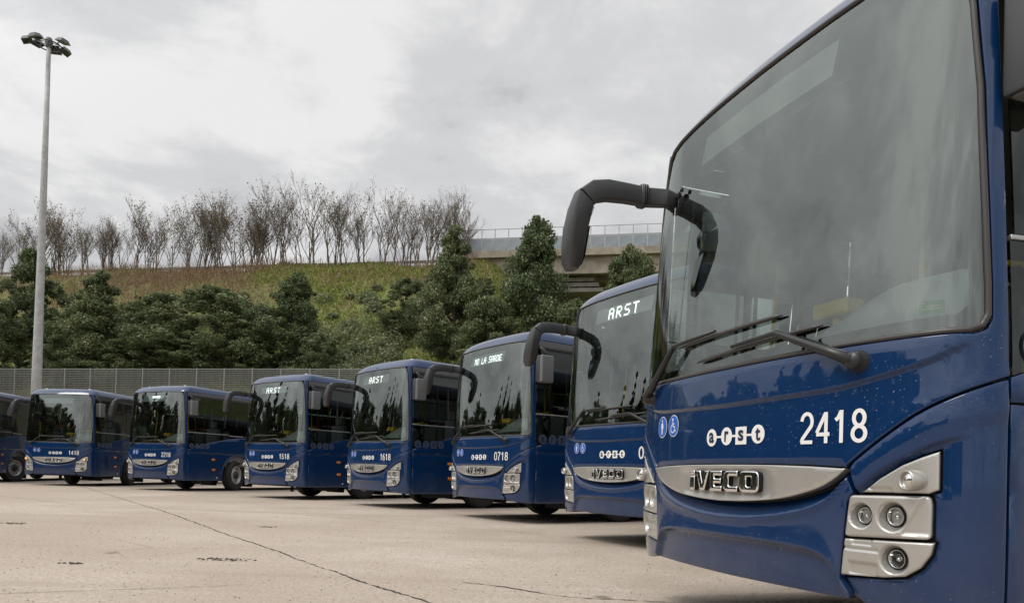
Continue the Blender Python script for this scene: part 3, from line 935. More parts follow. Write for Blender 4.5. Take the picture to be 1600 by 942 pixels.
    for ch, cx, cz, hh in (('a', -.116, 1.103, .056), ('r', .018, 1.106, .056), ('s', .135, 1.106, .056), ('t', .262, 1.108, .066)):
        wd = {'a': .046, 'r': .034, 's': .042, 't': .036}[ch]
        obj('logo_letter', text_mesh(ch, cx - wd/2, cx + wd/2, cz - hh/2, cz + hh/2, S, .0055, .025), 'decal_dark', front)
    for i, cx in enumerate((-.705, -.548)):
        cz = 1.191; q = .066
        decal('pictogram', [circle(cx, cz, q)], S, .0030, 'decal_white', front)
        decal('pictogram', [circle(cx, cz, q * .93)], S, .0042, 'decal_blue', front)
        k = q * .93
        if i == 0:
            pl = [circle(cx, cz + .62*k, .13*k, 12), [(cx+a*k, cz+b*k) for a, b in ((-.17,.42),(.17,.42),(.32,-.12),(.22,-.14),(.15,.1),(.13,-.75),(.03,-.75),(0,-.1),(-.03,-.75),(-.13,-.75),(-.15,.1),(-.22,-.14),(-.32,-.12))]]
        else:
            arc = [(cx + (-.08 + .40*math.cos(t))*k, cz + (-.26 + .40*math.sin(t))*k) for t in np.linspace(1.9, 5.9, 14)]
            pl = [circle(cx - .12*k, cz + .62*k, .14*k, 12), stroke(arc, .10*k), stroke([(cx-.10*k, cz+.42*k), (cx-.06*k, cz-.05*k), (cx+.28*k, cz-.06*k), (cx+.42*k, cz-.52*k), (cx+.56*k, cz-.50*k)], .13*k), stroke([(cx-.08*k, cz+.2*k), (cx+.24*k, cz+.18*k)], .10*k)]
        decal('pictogram', pl, S, .0054, 'decal_white', front, h=.012)
    # ---- roof
    cols = []
    sE = sgap(3.10, .60)
    for s_ in np.linspace(-sE, sE, 61):
        cols.append(S(s_, 3.10))
    back = [.9, 1.6, 2.6, 4, 6, 8, 10, 11.2, 11.5, 11.57]
    lft = [np.array((-float(side_plus(v, 3.11)[0]) * (1 if v < 11.4 else .985), v, 3.10)) for v in back][::-1]
    rgt = [np.array((float(side_plus(v, 3.11)[0]) * (1 if v < 11.4 else .985), v, 3.10)) for v in back]
    cols = lft + cols + rgt
    rows = [0, .04, .10, .2, .34, .52, .75, 1.0]
    V = []
    for e_ in rows:
        fz = 1 - (1 - e_)**3.4
        for p in cols:
            w = 1 - float(smooth01(p[1], .25, .9))
            V.append((p[0] * (1 - .30 * e_), p[1] + .42 * e_ * w - (.25 * e_ if p[1] > 11.3 else 0), 3.103 + .215 * fz))
    nC = len(cols); Fq = []
    for i in range(len(rows) - 1):
        for k in range(nC - 1):
            Fq.append((i*nC + k, i*nC + k + 1, (i+1)*nC + k + 1, (i+1)*nC + k))
        Fq.append((i*nC + nC - 1, i*nC, (i+1)*nC, (i+1)*nC + nC - 1))
    Fq.append(tuple(range((len(rows)-1)*nC, len(rows)*nC)))
    Fq.append(tuple(reversed(range(nC))))
    rm = mesh('roof', V, Fq, True)
    roof = obj('roof', autosmooth(rm, 50), 'blue_paint', bus)
    for x_ in (-.78, .80):
        mb = MB(); mb.lathe([(.045, 0), (.045, .02), (.03, .035), (.001, .04)], 12, Matrix.Translation((x_, .60, 3.29))); mb.build('marker_lamp', 'decal_white', roof)
    mb = MB(); mb.box(-.55, .55, 3.2, 5.0, 3.30, 3.38); o = mb.build('roof_hatch', 'decal_grey', roof); bevel(o.data, .04)
    # ---- sides
    def arch(v0, r_, z0, n_=16, zc=.50):
        a0 = math.asin((z0 - zc) / r_)
        return [(v0 + r_*math.cos(math.pi - a0 - t*(math.pi - 2*a0)), zc + r_*math.sin(math.pi - a0 - t*(math.pi - 2*a0))) for t in np.linspace(0, 1, n_)]
    VW, VR = 2.42, 8.55
    for sg, fn in ((1, side_plus), (-1, side_minus)):
        def D(p):
            return p if sg > 0 else [(-a, b) for a, b in p][::-1]
        def pane(name, p, material, off=0.0, er=.004, depth=.02, h=.10, hz=None):
            return obj(name, patch(name, D(p), fn, off, er, depth, h, hz), material, bus)
        pane('side_panel', [(.374,.335)] + arch(VW, .665, .335) + [(3.2,.335),(3.2,1.193),(.374,1.193)], 'blue_paint', h=.12)
        pane('side_panel', [(3.21,.335),(7.6,.335),(7.6,1.193),(3.21,1.193)], 'blue_paint', h=.3)
        pane('side_panel', [(7.61,.335)] + arch(VR, .665, .335) + [(11.5,.40),(11.56,1.193),(7.61,1.193)], 'blue_paint', h=.2)
        belt = pane('belt_panel', [(.374,1.203),(11.56,1.203),(11.54,1.79),(3.2,1.79),(2.72,1.772),(2.3,1.745),(1.98,1.70),(1.49,1.608),(.92,1.472),(.374,1.297)], 'blue_paint', h=.15)
        pane('lower_window', [(.378,1.305),(.92,1.480),(1.49,1.616),(1.98,1.708),(2.3,1.752),(2.72,1.779),(2.72,1.826),(.378,1.826)], 'side_glass', -.004, 0, .01, .12)
        pane('belt_trim', [(.378,1.831),(1.985,1.831),(1.985,1.849),(.378,1.849)], 'silver_trim', .004, .003, .02, .2, .009)
        pane('side_window', [(.40,1.855),(1.965,1.855),(1.965,2.935),(.40,2.935)], 'side_glass', -.004, 0, .01, .15)
        xs = [1.985, 3.5, 5.05, 6.6, 8.15, 9.7, 11.25]
        for a, b in zip(xs[:-1], xs[1:]):
            pane('side_window', [(a, 1.83), (b - .02, 1.83), (b - .02, 2.935), (a, 2.935)], 'side_glass', -.004, 0, .01, .3)
        pane('rear_quarter', [(11.25,1.80),(11.53,1.80),(11.50,2.94),(11.25,2.94)], 'side_band', 0, .004, .02, .15)
        pane('belt_trim', [(2.73,1.797),(11.25,1.797),(11.25,1.824),(2.73,1.824)], 'side_band', .0, .003, .02, .4, .012)
        pane('roof_band', [(.378,2.945),(11.5,2.945),(11.5,3.092),(.378,3.092)], 'side_band', .002, .004, .02, .25, .05)
        # thin frame of the sliding quarter light
        mb = MB(); pth = [mapped(fn, np.array([sg*a]), np.array([b]), np.array([.002]))[0][0] for a, b in ((.84,1.95),(1.27,1.95),(1.315,1.99),(1.315,2.68))]
        mb.tube(pth, .005, 5); mb.build('quarter_light_frame', 'rubber', bus)
        # arch lips
        for v0 in (VW, VR):
            mb = MB(); pth = [mapped(fn, np.array([sg*a]), np.array([b]), np.array([.006]))[0][0] for a, b in arch(v0, .68, .34, 24)]
            mb.tube(pth, .022, 8); mb.build('wheel_arch', 'blue_paint', bus)
            mb = MB(); ar = arch(v0, .672, .34, 20)
            rings = [[(sg*x_, a, b) for a, b in ar] for x_ in (1.262, .78)]
            v_ = rings[0] + rings[1]; k = len(ar)
            mb.add(v_, [(i, i+1, k+i+1, k+i) for i in range(k-1)], True); mb.build('wheel_well', 'underbody', bus)
        # side markers
        for vv, zz in ((1.38, 1.012), (1.40, .684)):
            mk_ = patch('side_marker', D(round_poly([(vv-.062, zz-.030), (vv+.062, zz-.030), (vv+.062, zz+.030), (vv-.062, zz+.030)], .012)), fn, .016, .008, .02, .02)
            obj('side_marker', mk_, 'amber', bus)
        mk_ = patch('sill_light', D(circle(1.545, .43, .022, 14)), fn, .008, .006, .01, .02); obj('sill_light', mk_, 'decal_white', bus)
        # lettering
        tm = text_mesh('CROSSWAY', 2.02, 2.68, 1.797, 1.826, fn if sg > 0 else (lambda a, b: side_minus(np.asarray(a) - 4.70, b)), .006, .01)
        obj('side_lettering', tm, 'decal_white', bus)
        # large operator logo in grey on the belt
        shift = 0 if sg > 0 else -1.50
        fl = fn if sg > 0 else (lambda a, b: side_minus(np.asarray(a) - 1.55, b))
        polys = [circle(.50, 1.42, .082), circle(.71, 1.42, .082), [(.84, 1.34), (1.0, 1.34), (1.0, 1.50), (.84, 1.50)], circle(1.12, 1.42, .082)]
        decal('side_logo', polys, fl, .0045, 'decal_grey', bus)
        for ch, cx in (('a', .50), ('r', .71), ('s', .92), ('t', 1.12)):
            wd = {'a': .080, 'r': .060, 's': .075, 't': .065}[ch]
            obj('side_logo_letter', text_mesh(ch, cx-wd/2, cx+wd/2, 1.37, 1.47, fl, .0060, .025), 'decal_dark', bus)
    # doors on the kerb side, proud of the body
    for v0, v1 in ((.55, 1.55), (5.3, 6.5)):
        for a, b in ((v0, (v0+v1)/2 - .01), ((v0+v1)/2 + .01, v1)):
            d_ = obj('door', patch('door', [(-b, .42), (-a, .42), (-a, 2.9), (-b, 2.9)], side_minus, .012, .008, .03, .15, holes=[round_poly([(-b+.07, .62), (-a-.07, .62), (-a-.07, 2.8), (-b+.07, 2.8)], .05)]), 'black_plastic', bus)
            obj('door_pane', patch('door_pane', [(-b+.06, .61), (-a-.06, .61), (-a-.06, 2.81), (-b+.06, 2.81)], side_minus, .008, 0, 0, .2), 'side_glass', d_)
    # ---- tail
    obj('tail', patch('tail', [(-1.24,.4),(1.24,.4),(1.22,1.75),(-1.22,1.75)], rear, 0, .02, .05, .2), 'blue_paint', bus)
    obj('rear_window', patch('rear_window', [(-1.19,1.77),(1.19,1.77),(1.14,2.95),(-1.14,2.95)], rear, 0, .01, .03, .2), 'frit', bus)
    for x_ in (-1.08, 1.08):
        obj('tail_light', patch('tail_light', round_poly([(x_-.08,.9),(x_+.08,.9),(x_+.08,1.45),(x_-.08,1.45)], .03), rear, .012, .01, .02, .05), 'red_lens', bus)
    obj('rear_band', patch('rear_band', [(-1.15,2.96),(1.15,2.96),(1.12,3.1),(-1.12,3.1)], rear, 0, .01, .05, .2), 'blue_paint', bus)
    # ---- underside
    mb = MB(); mb.box(-1.10, 1.10, .58, 1.62, .33, .44); mb.box(-.70, .70, 1.62, 3.25, .34, .50); mb.box(-1.12, 1.12, 3.25, 7.75, .27, .45); mb.box(-.7, .7, 7.7, 9.4, .36, .5); mb.box(-1.1, 1.1, 9.4, 11.4, .32, .45)
    mb.box(-1.08, -.98, 1.70, 1.74, .14, .42); mb.box(.45, 1.2, 3.16, 3.19, .12, .46); mb.box(-1.2, -.45, 3.16, 3.19, .12, .46); mb.box(.75, 1.15, 1.0, 1.5, .24, .32)
    mb.build('underbody', 'underbody', bus)
    mb = MB(); mb.tube([(-1.0, VW, .5), (1.0, VW, .5)], .09, 8); mb.tube([(-1.0, VR, .5), (1.0, VR, .5)], .14, 8); mb.build('axle', 'underbody', bus)
    # ---- wheels
    tyre_p = [(.30, -.11), (.40, -.138), (.475, -.145), (.505, -.128), (.515, -.10), (.517, -.06), (.509, -.058), (.509, -.05), (.517, -.048), (.517, -.005), (.509, -.003), (.509, .003), (.517, .005), (.517, .048), (.509, .05), (.509, .058), (.517, .06), (.515, .10), (.505, .128), (.475, .145), (.40, .138), (.30, .11)]
    rim_p = [(.300, .11), (.296, .130), (.284, .132), (.272, .10), (.262, .055), (.245, .045), (.205, .068), (.175, .085), (.165, .088)]
    def wheel_parts(sg):
        w = MB(); M = Matrix.Rotation(sg * math.pi/2, 4, 'Y')
        w.lathe(tyre_p, 40, M)
        # tread blocks: shallow cross cuts
        wo_ = w.me('wheel'); wo_.materials.append(MATS['tyre'])
        r_ = MB(); r_.lathe(rim_p, 36, M); rm_ = r_.me('rim')
        hb = MB(); hb.lathe([(.167, .080), (.160, .086), (.110, .086), (.095, .120), (.085, .150), (.05, .160), (.001, .160)], 24, M)
        for k in range(10):
            a = 2*math.pi*k/10; c_ = Matrix.Translation((.2175*math.cos(a), .2175*math.sin(a), .062))
            hb.lathe([(.028, .0), (.028, .008), (.001, .008)], 10, M @ c_)
        nuts = MB()
        for k in range(10):
            a = 2*math.pi*(k + .5)/10
            nuts.lathe([(.016, .084), (.016, .112), (.010, .118), (.001, .118)], 6, M @ Matrix.Translation((.138*math.cos(a), .138*math.sin(a), 0)), False)
        return wo_, rm_, hb.me('hub'), nuts.me('wheel_nuts')
    meshes = {1: wheel_parts(1), -1: wheel_parts(-1)}
    for sg in (1, -1):
        for v0, nm in ((VW, 'wheel'), (VR, 'rear_wheel')):
            a_, b_, c_, d_ = meshes[sg]
            o = obj(nm, a_, 'tyre', bus, (sg * 1.09, v0, .517))
            obj('rim', b_, 'rim_steel', o); obj('hub', c_, 'hub_dark', o); nt_ = obj('wheel_nuts', d_, 'rim_steel', o); nt_['kind'] = 'stuff'
    # ---- cabin
    mb = MB()
    mb.box(-1.18, 1.18, .42, 11.45, .80, .95)
    mb.box(-1.235, -1.20, .6, 11.4, .95, 1.20); mb.box(1.20, 1.235, .6, 11.4, .95, 1.20)
    mb.box(1.205, 1.235, 2.7, 11.4, 1.20, 1.76); mb.box(-1.235, -1.205, 2.7, 11.4, 1.20, 1.76)
    mb.box(-1.15, 1.15, 11.38, 11.45, .95, 3.0)
    mb.build('cabin', 'cabin_dark', bus)
    mb = MB(); mb.box(-1.17, 1.17, .75, 11.45, 3.00, 3.06); mb.build('ceiling', 'cabin_light', bus)
    mb = MB(); mb.box(-1.14, -.55, .8, 11.2, 2.72, 2.985); mb.box(.55, 1.14, 1.9, 11.2, 2.72, 2.985)
    o = mb.build('luggage_rack', 'cabin_dark', bus)
    # dashboard: top sheet that meets the glass and swells before the driver
    V = []; Fq = []; nS = 33; rowsd = [0, .08, .22, .40, .55, .62, .64]
    for j, e_ in enumerate(rowsd):
        for i in range(nS):
            s_ = -1.16 + 2.32 * i/(nS-1); p, n_ = mapped(S, np.array([s_]), np.array([1.50]), np.array([-.035])); p = p[0]
            bulge = .25 * float(smooth01(s_, -.05, .75)) * float(1 - .6*smooth01(s_, 1.05, 1.25)) * float(smooth01(e_, .03, .42)) + .07 * float(smooth01(e_, 0, .3))
            z_ = 1.475 + bulge
            y_ = p[1] + e_ * (1 - .25 * abs(s_))
            if j == 5: z_ -= .03
            if j == 6: z_ = 1.0
            V.append((p[0] * (1 - .03 * e_), y_, z_))
    for j in range(len(rowsd)-1):
        for i in range(nS-1):
            Fq.append((j*nS+i, j*nS+i+1, (j+1)*nS+i+1, (j+1)*nS+i))
    obj('dashboard', mesh('dashboard', V, Fq, True), 'dash', bus)
    mb = MB(); M = Matrix.Translation((.66, .86, 1.80)) @ Matrix.Rotation(R(38), 4, 'X')
    pts = [M @ Vector((.235*math.cos(t), .235*math.sin(t), 0)) for t in np.linspace(0, 2*math.pi, 37)]
    mb.tube(pts, .016, 8, False)
    for t in (0.3, math.pi - .3, -math.pi/2):
        mb.tube([M @ Vector((0, 0, -.03)), M @ Vector((.23*math.cos(t), .23*math.sin(t), 0))], .014, 6)
    mb.tube([M @ Vector((0, 0, 0)), M @ Vector((0, 0, -.35))], .05, 8)
    mb.build('steering_wheel', 'black_plastic', bus)
    mb = MB(); mb.box(.38, .88, 1.45, 1.95, 1.35, 1.48); mb.box(.38, .88, 1.88, 2.02, 1.45, 2.05); mb.box(.50, .76, 1.90, 2.0, 2.08, 2.28)
    o = mb.build('driver_seat', 'seat_grey', bus); bevel(o.data, .03)
    mb = MB(); mb.box(.24, .27, 1.30, 2.1, .95, 1.92); mb.box(.30, 1.15, 2.12, 2.15, .95, 1.95); o = mb.build('driver_partition', 'seat_grey', bus)
    mb = MB()
    mb.tube([(.30, .98, 1.45), (.30, .98, 1.86), (.33, .98, 1.92), (.80, .98, 1.93), (.88, 1.0, 1.90), (.92, 1.02, 1.80)], .017, 8)
    mb.build('handrail', 'yellow_rail', bus)
    for x_, y_, z0, z1 in ((1.13, .74, 1.45, 2.5), (1.12, 1.10, 1.45, 2.72), (.26, 2.2, .95, 2.95), (-.5, 1.9, .95, 2.9), (.5, 3.7, .95, 2.9), (-.5, 4.5, .95, 2.9)):
        mb = MB(); mb.tube([(x_, y_, z0), (x_ + .02, y_, (z0+z1)/2), (x_, y_, z1)], .017, 8); mb.build('handrail', 'yellow_rail', bus)
    mb = MB(); mb.box(.12, .36, .44, .56, 1.735, 1.815); mb.box(.22, .26, .48, .52, 1.50, 1.737); o = mb.build('ticket_box', 'yellow_rail', bus); bevel(o.data, .01, 1)
    sm = MB(); sm.box(-.45, .45, 0, .46, .42, .52); sm.box(-.45, -.02, .40, .52, .5, 1.12); sm.box(.02, .45, .40, .52, .5, 1.12); sm.box(-.3, .3, .1, .35, 0, .42)
    sme = sm.me('seat'); bevel(sme, .03); sme.materials.append(MATS['seat_cloth'])
    hme = MB(); hme.box(-.38, -.09, .395, .525, 1.02, 1.19); hme.box(.09, .38, .395, .525, 1.02, 1.19); hm = hme.me('headrest'); bevel(hm, .03); hm.materials.append(MATS['seat_red'])
    for k in range(6):
        for x_ in (-.72, .72):
            o = obj('seat', sme, None, bus, (x_, 2.45 + .82 * k, .95)); obj('headrest', hm, None, o)
    # ---- mirrors
    def sect(c_, ax, w, d_, n_=12):
        """rounded-rectangle ring round c_, in the plane across ax"""
        ax = Vector(ax).normalized(); x = Vector((0, 1, 0)).cross(ax)
        if x.length < .2: x = Vector((1, 0, 0))
        x.normalize(); y = ax.cross(x)
        out = []
        for k in range(n_):
            a = 2*math.pi*k/n_; ca, sa = math.cos(a), math.sin(a); p_ = .55
            out.append(Vector(c_) + x * (w/2 * math.copysign(abs(ca)**p_, ca)) + y * (d_/2 * math.copysign(abs(sa)**p_, sa)))
        return out
    def ring(c_, y, w, d_, n_=16, p_=.45):
        x = Vector((1, 0, 0)); y = Vector(y).normalized(); out = []
        for k in range(n_):
            a = 2*math.pi*k/n_; ca, sa = math.cos(a), math.sin(a)
            out.append(Vector(c_) + x * (w/2 * math.copysign(abs(ca)**p_, ca)) + y * (d_/2 * math.copysign(abs(sa)**p_, sa)))
        return out
    mb = MB(); mb.loft([ring((-1.08, .36, 2.79), (0, 0, 1), .07, .10), ring((-1.15, .27, 2.81), (0, 0, 1), .085, .12), ring((-1.19, .17, 2.815), (0, 0, 1), .09, .125), ring((-1.19, .0, 2.818), (0, 0, 1), .095, .13), ring((-1.19, -.14, 2.815), (0, -.05, 1), .10, .14),
        ring((-1.195, -.235, 2.795), (0, -.35, .93), .105, .145), ring((-1.203, -.295, 2.745), (0, -.75, .66), .11, .145)])
    me_ = mb.me('mirror'); fix_normals(me_); autosmooth(me_, 28); lm = obj('mirror', me_, 'mirror_plastic', bus)
    mb = MB(); mb.loft([ring((-1.206, -.303, 2.738), (0, -.78, .62), .118, .150), ring((-1.222, -.325, 2.66), (0, -1, .22), .155, .145), ring((-1.262, -.335, 2.55), (0, -1, .05), .20, .135), ring((-1.305, -.33, 2.44), (0, -1, 0), .195, .125), ring((-1.338, -.322, 2.345), (0, -1, 0), .17, .11), ring((-1.352, -.316, 2.30), (0, -1, 0), .12, .07)])
    me_ = mb.me('mirror_housing'); fix_normals(me_); autosmooth(me_, 28); obj('mirror_housing', me_, 'mirror_plastic', lm)
    # silver glass set into the back of the housing, round blind-spot mirror above it
    mb = MB(); q = [(-1.18, -.262, 2.56), (-1.365, -.262, 2.56), (-1.40, -.258, 2.36), (-1.36, -.262, 2.325), (-1.30, -.262, 2.33), (-1.255, -.262, 2.37)]
    mb.add(q, [tuple(range(6))]); mb.build('mirror_glass', 'mirror_glass', lm)
    mb = MB(); M = Matrix.Translation((-1.235, -.245, 2.67)) @ Vector((.35, .8, -.35)).to_track_quat('Z', 'Y').to_matrix().to_4x4()
    mb.lathe([(.075, -.03), (.078, .0), (.070, .006), (.04, .018), (.001, .022)], 20, M); mb.build('blind_spot_mirror', 'mirror_glass', lm)
    mb = MB(); mb.loft([ring((-1.19, y_, 2.817), (0, 0, 1), .108, .146) for y_ in (.105, .155)]); me_ = mb.me('hinge'); fix_normals(me_); hg = obj('hinge', me_, 'black_plastic', lm)
    for q_ in (.118, .132, .146):
        mb = MB(); mb.loft([ring((-1.19, y_, 2.817), (0, 0, 1), .116, .154) for y_ in (q_, q_ + .005)]); me_ = mb.me('hinge_rib'); fix_normals(me_); obj('hinge_rib', me_, 'black_plastic', lm)
    # driver's side mirror, close to the body
    mb = MB(); mb.box(1.236, 1.405, .345, .605, 2.365, 2.825); rm2 = mb.build('mirror', 'mirror_plastic_grey', bus); bevel(rm2.data, .035, 3)
    mb = MB(); mb.box(1.230, 1.345, .335, .44, 2.372, 2.818); o = mb.build('mirror_bezel', 'mirror_plastic', rm2); bevel(o.data, .02, 2)
    mb = MB(); mb.box(1.255, 1.385, .604, .610, 2.395, 2.795); mb.build('mirror_glass', 'mirror_glass', rm2)
    mb = MB(); mb.tube([(1.19, .44, 2.98), (1.25, .45, 2.95), (1.30, .50, 2.88), (1.30, .52, 2.80)], [.03, .03, .03, .04], 8)
    mb.build('mirror_bracket', 'black_plastic', rm2)
    mb = MB(); mb.tube([(1.21, .43, 2.40), (1.28, .45, 2.40)], .03, 8); mb.build('mirror_bracket', 'black_plastic', rm2)
    return bus, front, ds

# ------------------------------------------------------------------ yard ground
def px_dir(px, py):
    X = (px - 800) / F_PX; Y = (py - PPY) / F_PX
    cr, sr = math.cos(-ROLL), math.sin(-ROLL)
    X, Y = cr*X - sr*Y, sr*X + cr*Y
    c_, s_ = math.cos(PITCH), math.sin(PITCH)
    return np.array([X, c_ + Y*s_, s_ - Y*c_])
def on_ground(px, py):
    d = px_dir(px, py); t = -CAM_H / d[2]
    return d[0]*t, d[1]*t
def at_depth(px, py, Y):
    d = px_dir(px, py); t = Y / d[1]
    return np.array([d[0]*t, Y, CAM_H + d[2]*t])

gm = mesh('ground', [(-600, -600, 0), (600, -600, 0), (600, 600, 0), (-600, 600, 0)], [(0, 1, 2, 3)])
ground = obj('ground', gm, 'yard_concrete')
ground['kind'] = 'structure'
rng = random.Random(5)
def crack(pts, w0, w1, seed):
    r = random.Random(seed); mb = MB(); L = []; Rr = []
    P = []
    for (a, b) in zip(pts[:-1], pts[1:]):
        a = Vector(a); b = Vector(b); k = max(2, int((b-a).length / .045))
        for i in range(k):
            P.append(a.lerp(b, i/k))
    P.append(Vector(pts[-1]))
    off = 0
    for i, p in enumerate(P):
        t = (P[min(i+1, len(P)-1)] - P[max(i-1, 0)]).normalized(); n = Vector((-t.y, t.x))
        off = off * .8 + r.uniform(-.012, .012); w = r.uniform(w0, w1) * (0.3 if r.random() < .15 else 1)
        q = p + n * off
        L.append((q.x + n.x*w, q.y + n.y*w, .004)); Rr.append((q.x - n.x*w*r.uniform(.4, 1.2), q.y - n.y*w*r.uniform(.4, 1.2), .004))
    n = len(P)
    mb.add(L + Rr, [(i, i+1, n+i+1, n+i)[::-1] for i in range(n-1)])
    mb.build('crack', 'crack_dark', ground)
crack([(-24, 38), (-14.2, 24.0), (-9.22, 17.08), (-5.57, 12.02), (-3.51, 8.92), (-2.52, 7.51), (-1.79, 6.44), (-1.11, 5.47), (-.51, 4.67), (.4, 3.5), (1.5, 2.1)], .005, .014, 1)
crack([(-.36, 5.54), (-.02, 5.38), (.25, 5.12), (.51, 5.0), (.9, 4.96), (1.6, 4.8)], .004, .012, 2)
crack([(-7, 3.2), (-3.19, 4.55), (-2.71, 4.78), (-2.07, 5.05), (-1.74, 5.26)], .002, .005, 3)
crack([(-16, 20), (-8.5, 14.1), (-4.2, 13.2), (.5, 10.2)], .003, .008, 4)
def debris(x, y, r0, n, seed):
    r = random.Random(seed); mb = MB()
    for i in range(n):
        a = r.uniform(0, 6.28); d = r0 * r.random()**.6; cx, cy = x + d*math.cos(a)*1.6, y + d*math.sin(a)*.6; s_ = r.uniform(.006, .022)
        v = [(cx + s_*r.uniform(.5, 1.4)*math.cos(t), cy + s_*r.uniform(.5, 1.4)*math.sin(t), .002) for t in (0, 1.3, 2.5, 3.7, 5.0)] + [(cx, cy, s_*.6)]
        mb.add(v, [(k, (k+1) % 5, 5) for k in range(5)])
    o = mb.build('dirt_clump', 'debris', None); o['kind'] = 'stuff'
    return o
for i, (x, y, r0, n) in enumerate([(-6.71, 9.57, .22, 60), (-3.62, 5.99, .06, 16), (-2.53, 6.51, .16, 60), (-3.42, 10.12, .10, 24)]):
    o = debris(x, y, r0, n, i)
    tag(o, ['scatter of dark dirt beside the outermost visible yard edge', 'tiny dark dirt clump on bare pale concrete', 'dark dirt clump lying near the long joint crack', 'faint dirt clump out in front of coach 1418'][i], 'dirt')
# fine gravel lying on the yard
mb = MB(); r = random.Random(77)
for i in range(1500):
    y = r.uniform(3.4, 14); x = r.uniform(-.72, .45) * y; s_ = r.uniform(.003, .009)
    v = [(x + s_*math.cos(t)*r.uniform(.6, 1.3), y + s_*math.sin(t)*r.uniform(.6, 1.3), 0.001) for t in (0, 1.6, 3.1, 4.7)] + [(x, y, s_*1.1)]
    mb.add(v, [(0, 1, 4), (1, 2, 4), (2, 3, 4), (3, 0, 4)])
gv = mb.build('gravel', 'old_concrete'); gv['kind'] = 'stuff'; tag(gv, 'fine loose grit scattered over the concrete yard', 'gravel')

# ------------------------------------------------------------------ buses in their fan
BUSES = [  # x, y, yaw, body drop, steer, number, sign, label
    (-19.67, 24.83, .12, 0, -.30, None, None, 'dark blue coach beside coach 1418, only its flank and front wheel in view'),
    (-15.4495, 24.3512, -.0982, 0.0, .30, '1418', None, 'dark blue coach numbered 1418 with blank destination panel'),
    (-11.3580, 22.5929, -.4244, 0.0, .27, '2218', 'dim', 'dark blue coach numbered 2218 with its front wheel steered'),
    (-6.5092, 19.0888, -.6029, -.006, 0, '1518', 'ARST', 'dark blue coach numbered 1518 with lit sign beside the steered wheel of 2218'),
    (-3.2794, 16.2857, -.8320, 0, 0, '1618', 'ARST', 'dark blue coach numbered 1618 with lit sign and yellow ticket box, beside 0718'),
    (-.6404, 12.9401, -.9517, .010, 0, '0718', 'MO LA SARDE', 'dark blue coach numbered 0718 with a scrolling destination text'),
    (1.1573, 8.7513, -1.0297, 0, 0, '0318', 'ARST', 'dark blue coach with lit sign, half hidden behind coach 2418'),
    (1.1203, 3.8149, -1.2342, -.034, 0, '2418', None, 'large dark blue coach numbered 2418, wet with raindrops'),
]
proto, front0, disp0 = make_bus()
roots = [proto] + [copy_tree(proto) for _ in BUSES[1:]]
KID = {}
for x in bpy.data.objects:
    if x.parent:
        KID.setdefault(x.parent, []).append(x)
for root, (x, y, a, dz, steer, num, sign, label) in zip(roots, BUSES):
    root.location = (x, y, dz); root.rotation_euler = (0, 0, a)
    tag(root, label, 'bus', 'coaches parked in a fan')
    parts = KID[root]
    fr = [o for o in parts if o.name.startswith('front_panel')][0]
    ds_ = [o for o in parts if o.name.startswith('destination_display')][0]
    for o in parts:
        if o.name.split('.')[0] in ('wheel', 'rear_wheel'):
            o.location.z = .517 - dz
            if o.name.split('.')[0] == 'wheel':
                o.rotation_euler = (0, 0, steer)
    if num:
        obj('fleet_number', digits(num, .535, .877, 1.052, 1.193, S, .0040), 'decal_white', fr)
    if sign == 'ARST':
        obj('sign_text', dot_text('ARST', -.30, .0215, 2.808, .0205, S, -.0165, 2.6), 'led', ds_)
    elif sign == 'dim':
        obj('sign_text', dot_text('######', -.14, .0105, 2.900, .0095, S, -.0165, .8), 'led', ds_)
    elif sign:
        obj('sign_text', dot_text(sign, -.46, .0140, 2.812, .0165, S, -.0165, 1.1), 'led', ds_)

for root in roots[1:2]:
    for o in KID[root]:
        if o.name.startswith('headlight'):
            for q in KID.get(o, []):
                if q.name.startswith('signal_lens'):
                    q.data = q.data.copy(); q.data.materials.clear(); q.data.materials.append(MATS['amber_lit'])
def p3(s_, z_, o_):
    return Vector(mapped(S, np.array([s_]), np.array([z_]), np.array([o_]))[0][0])
mb = MB(); mb.tube([p3(-.80, 2.55, .006), p3(-.795, 2.62, .012), p3(-.79, 2.665, .02)], .004, 6); mb.lathe([(.001, -.02), (.018, -.012), (.02, .008), (.001, .02)], 10, Matrix.Translation(p3(-.79, 2.675, .025)))
mb.lathe([(.001, -.016), (.012, -.01), (.012, .01), (.001, .016)], 8, Matrix.Translation(p3(-.745, 2.69, .025))); mb.tube([p3(-.79, 2.675, .025), p3(-.745, 2.69, .025)], .004, 5); mb.build('cable_clip', 'black_plastic', roots[7])

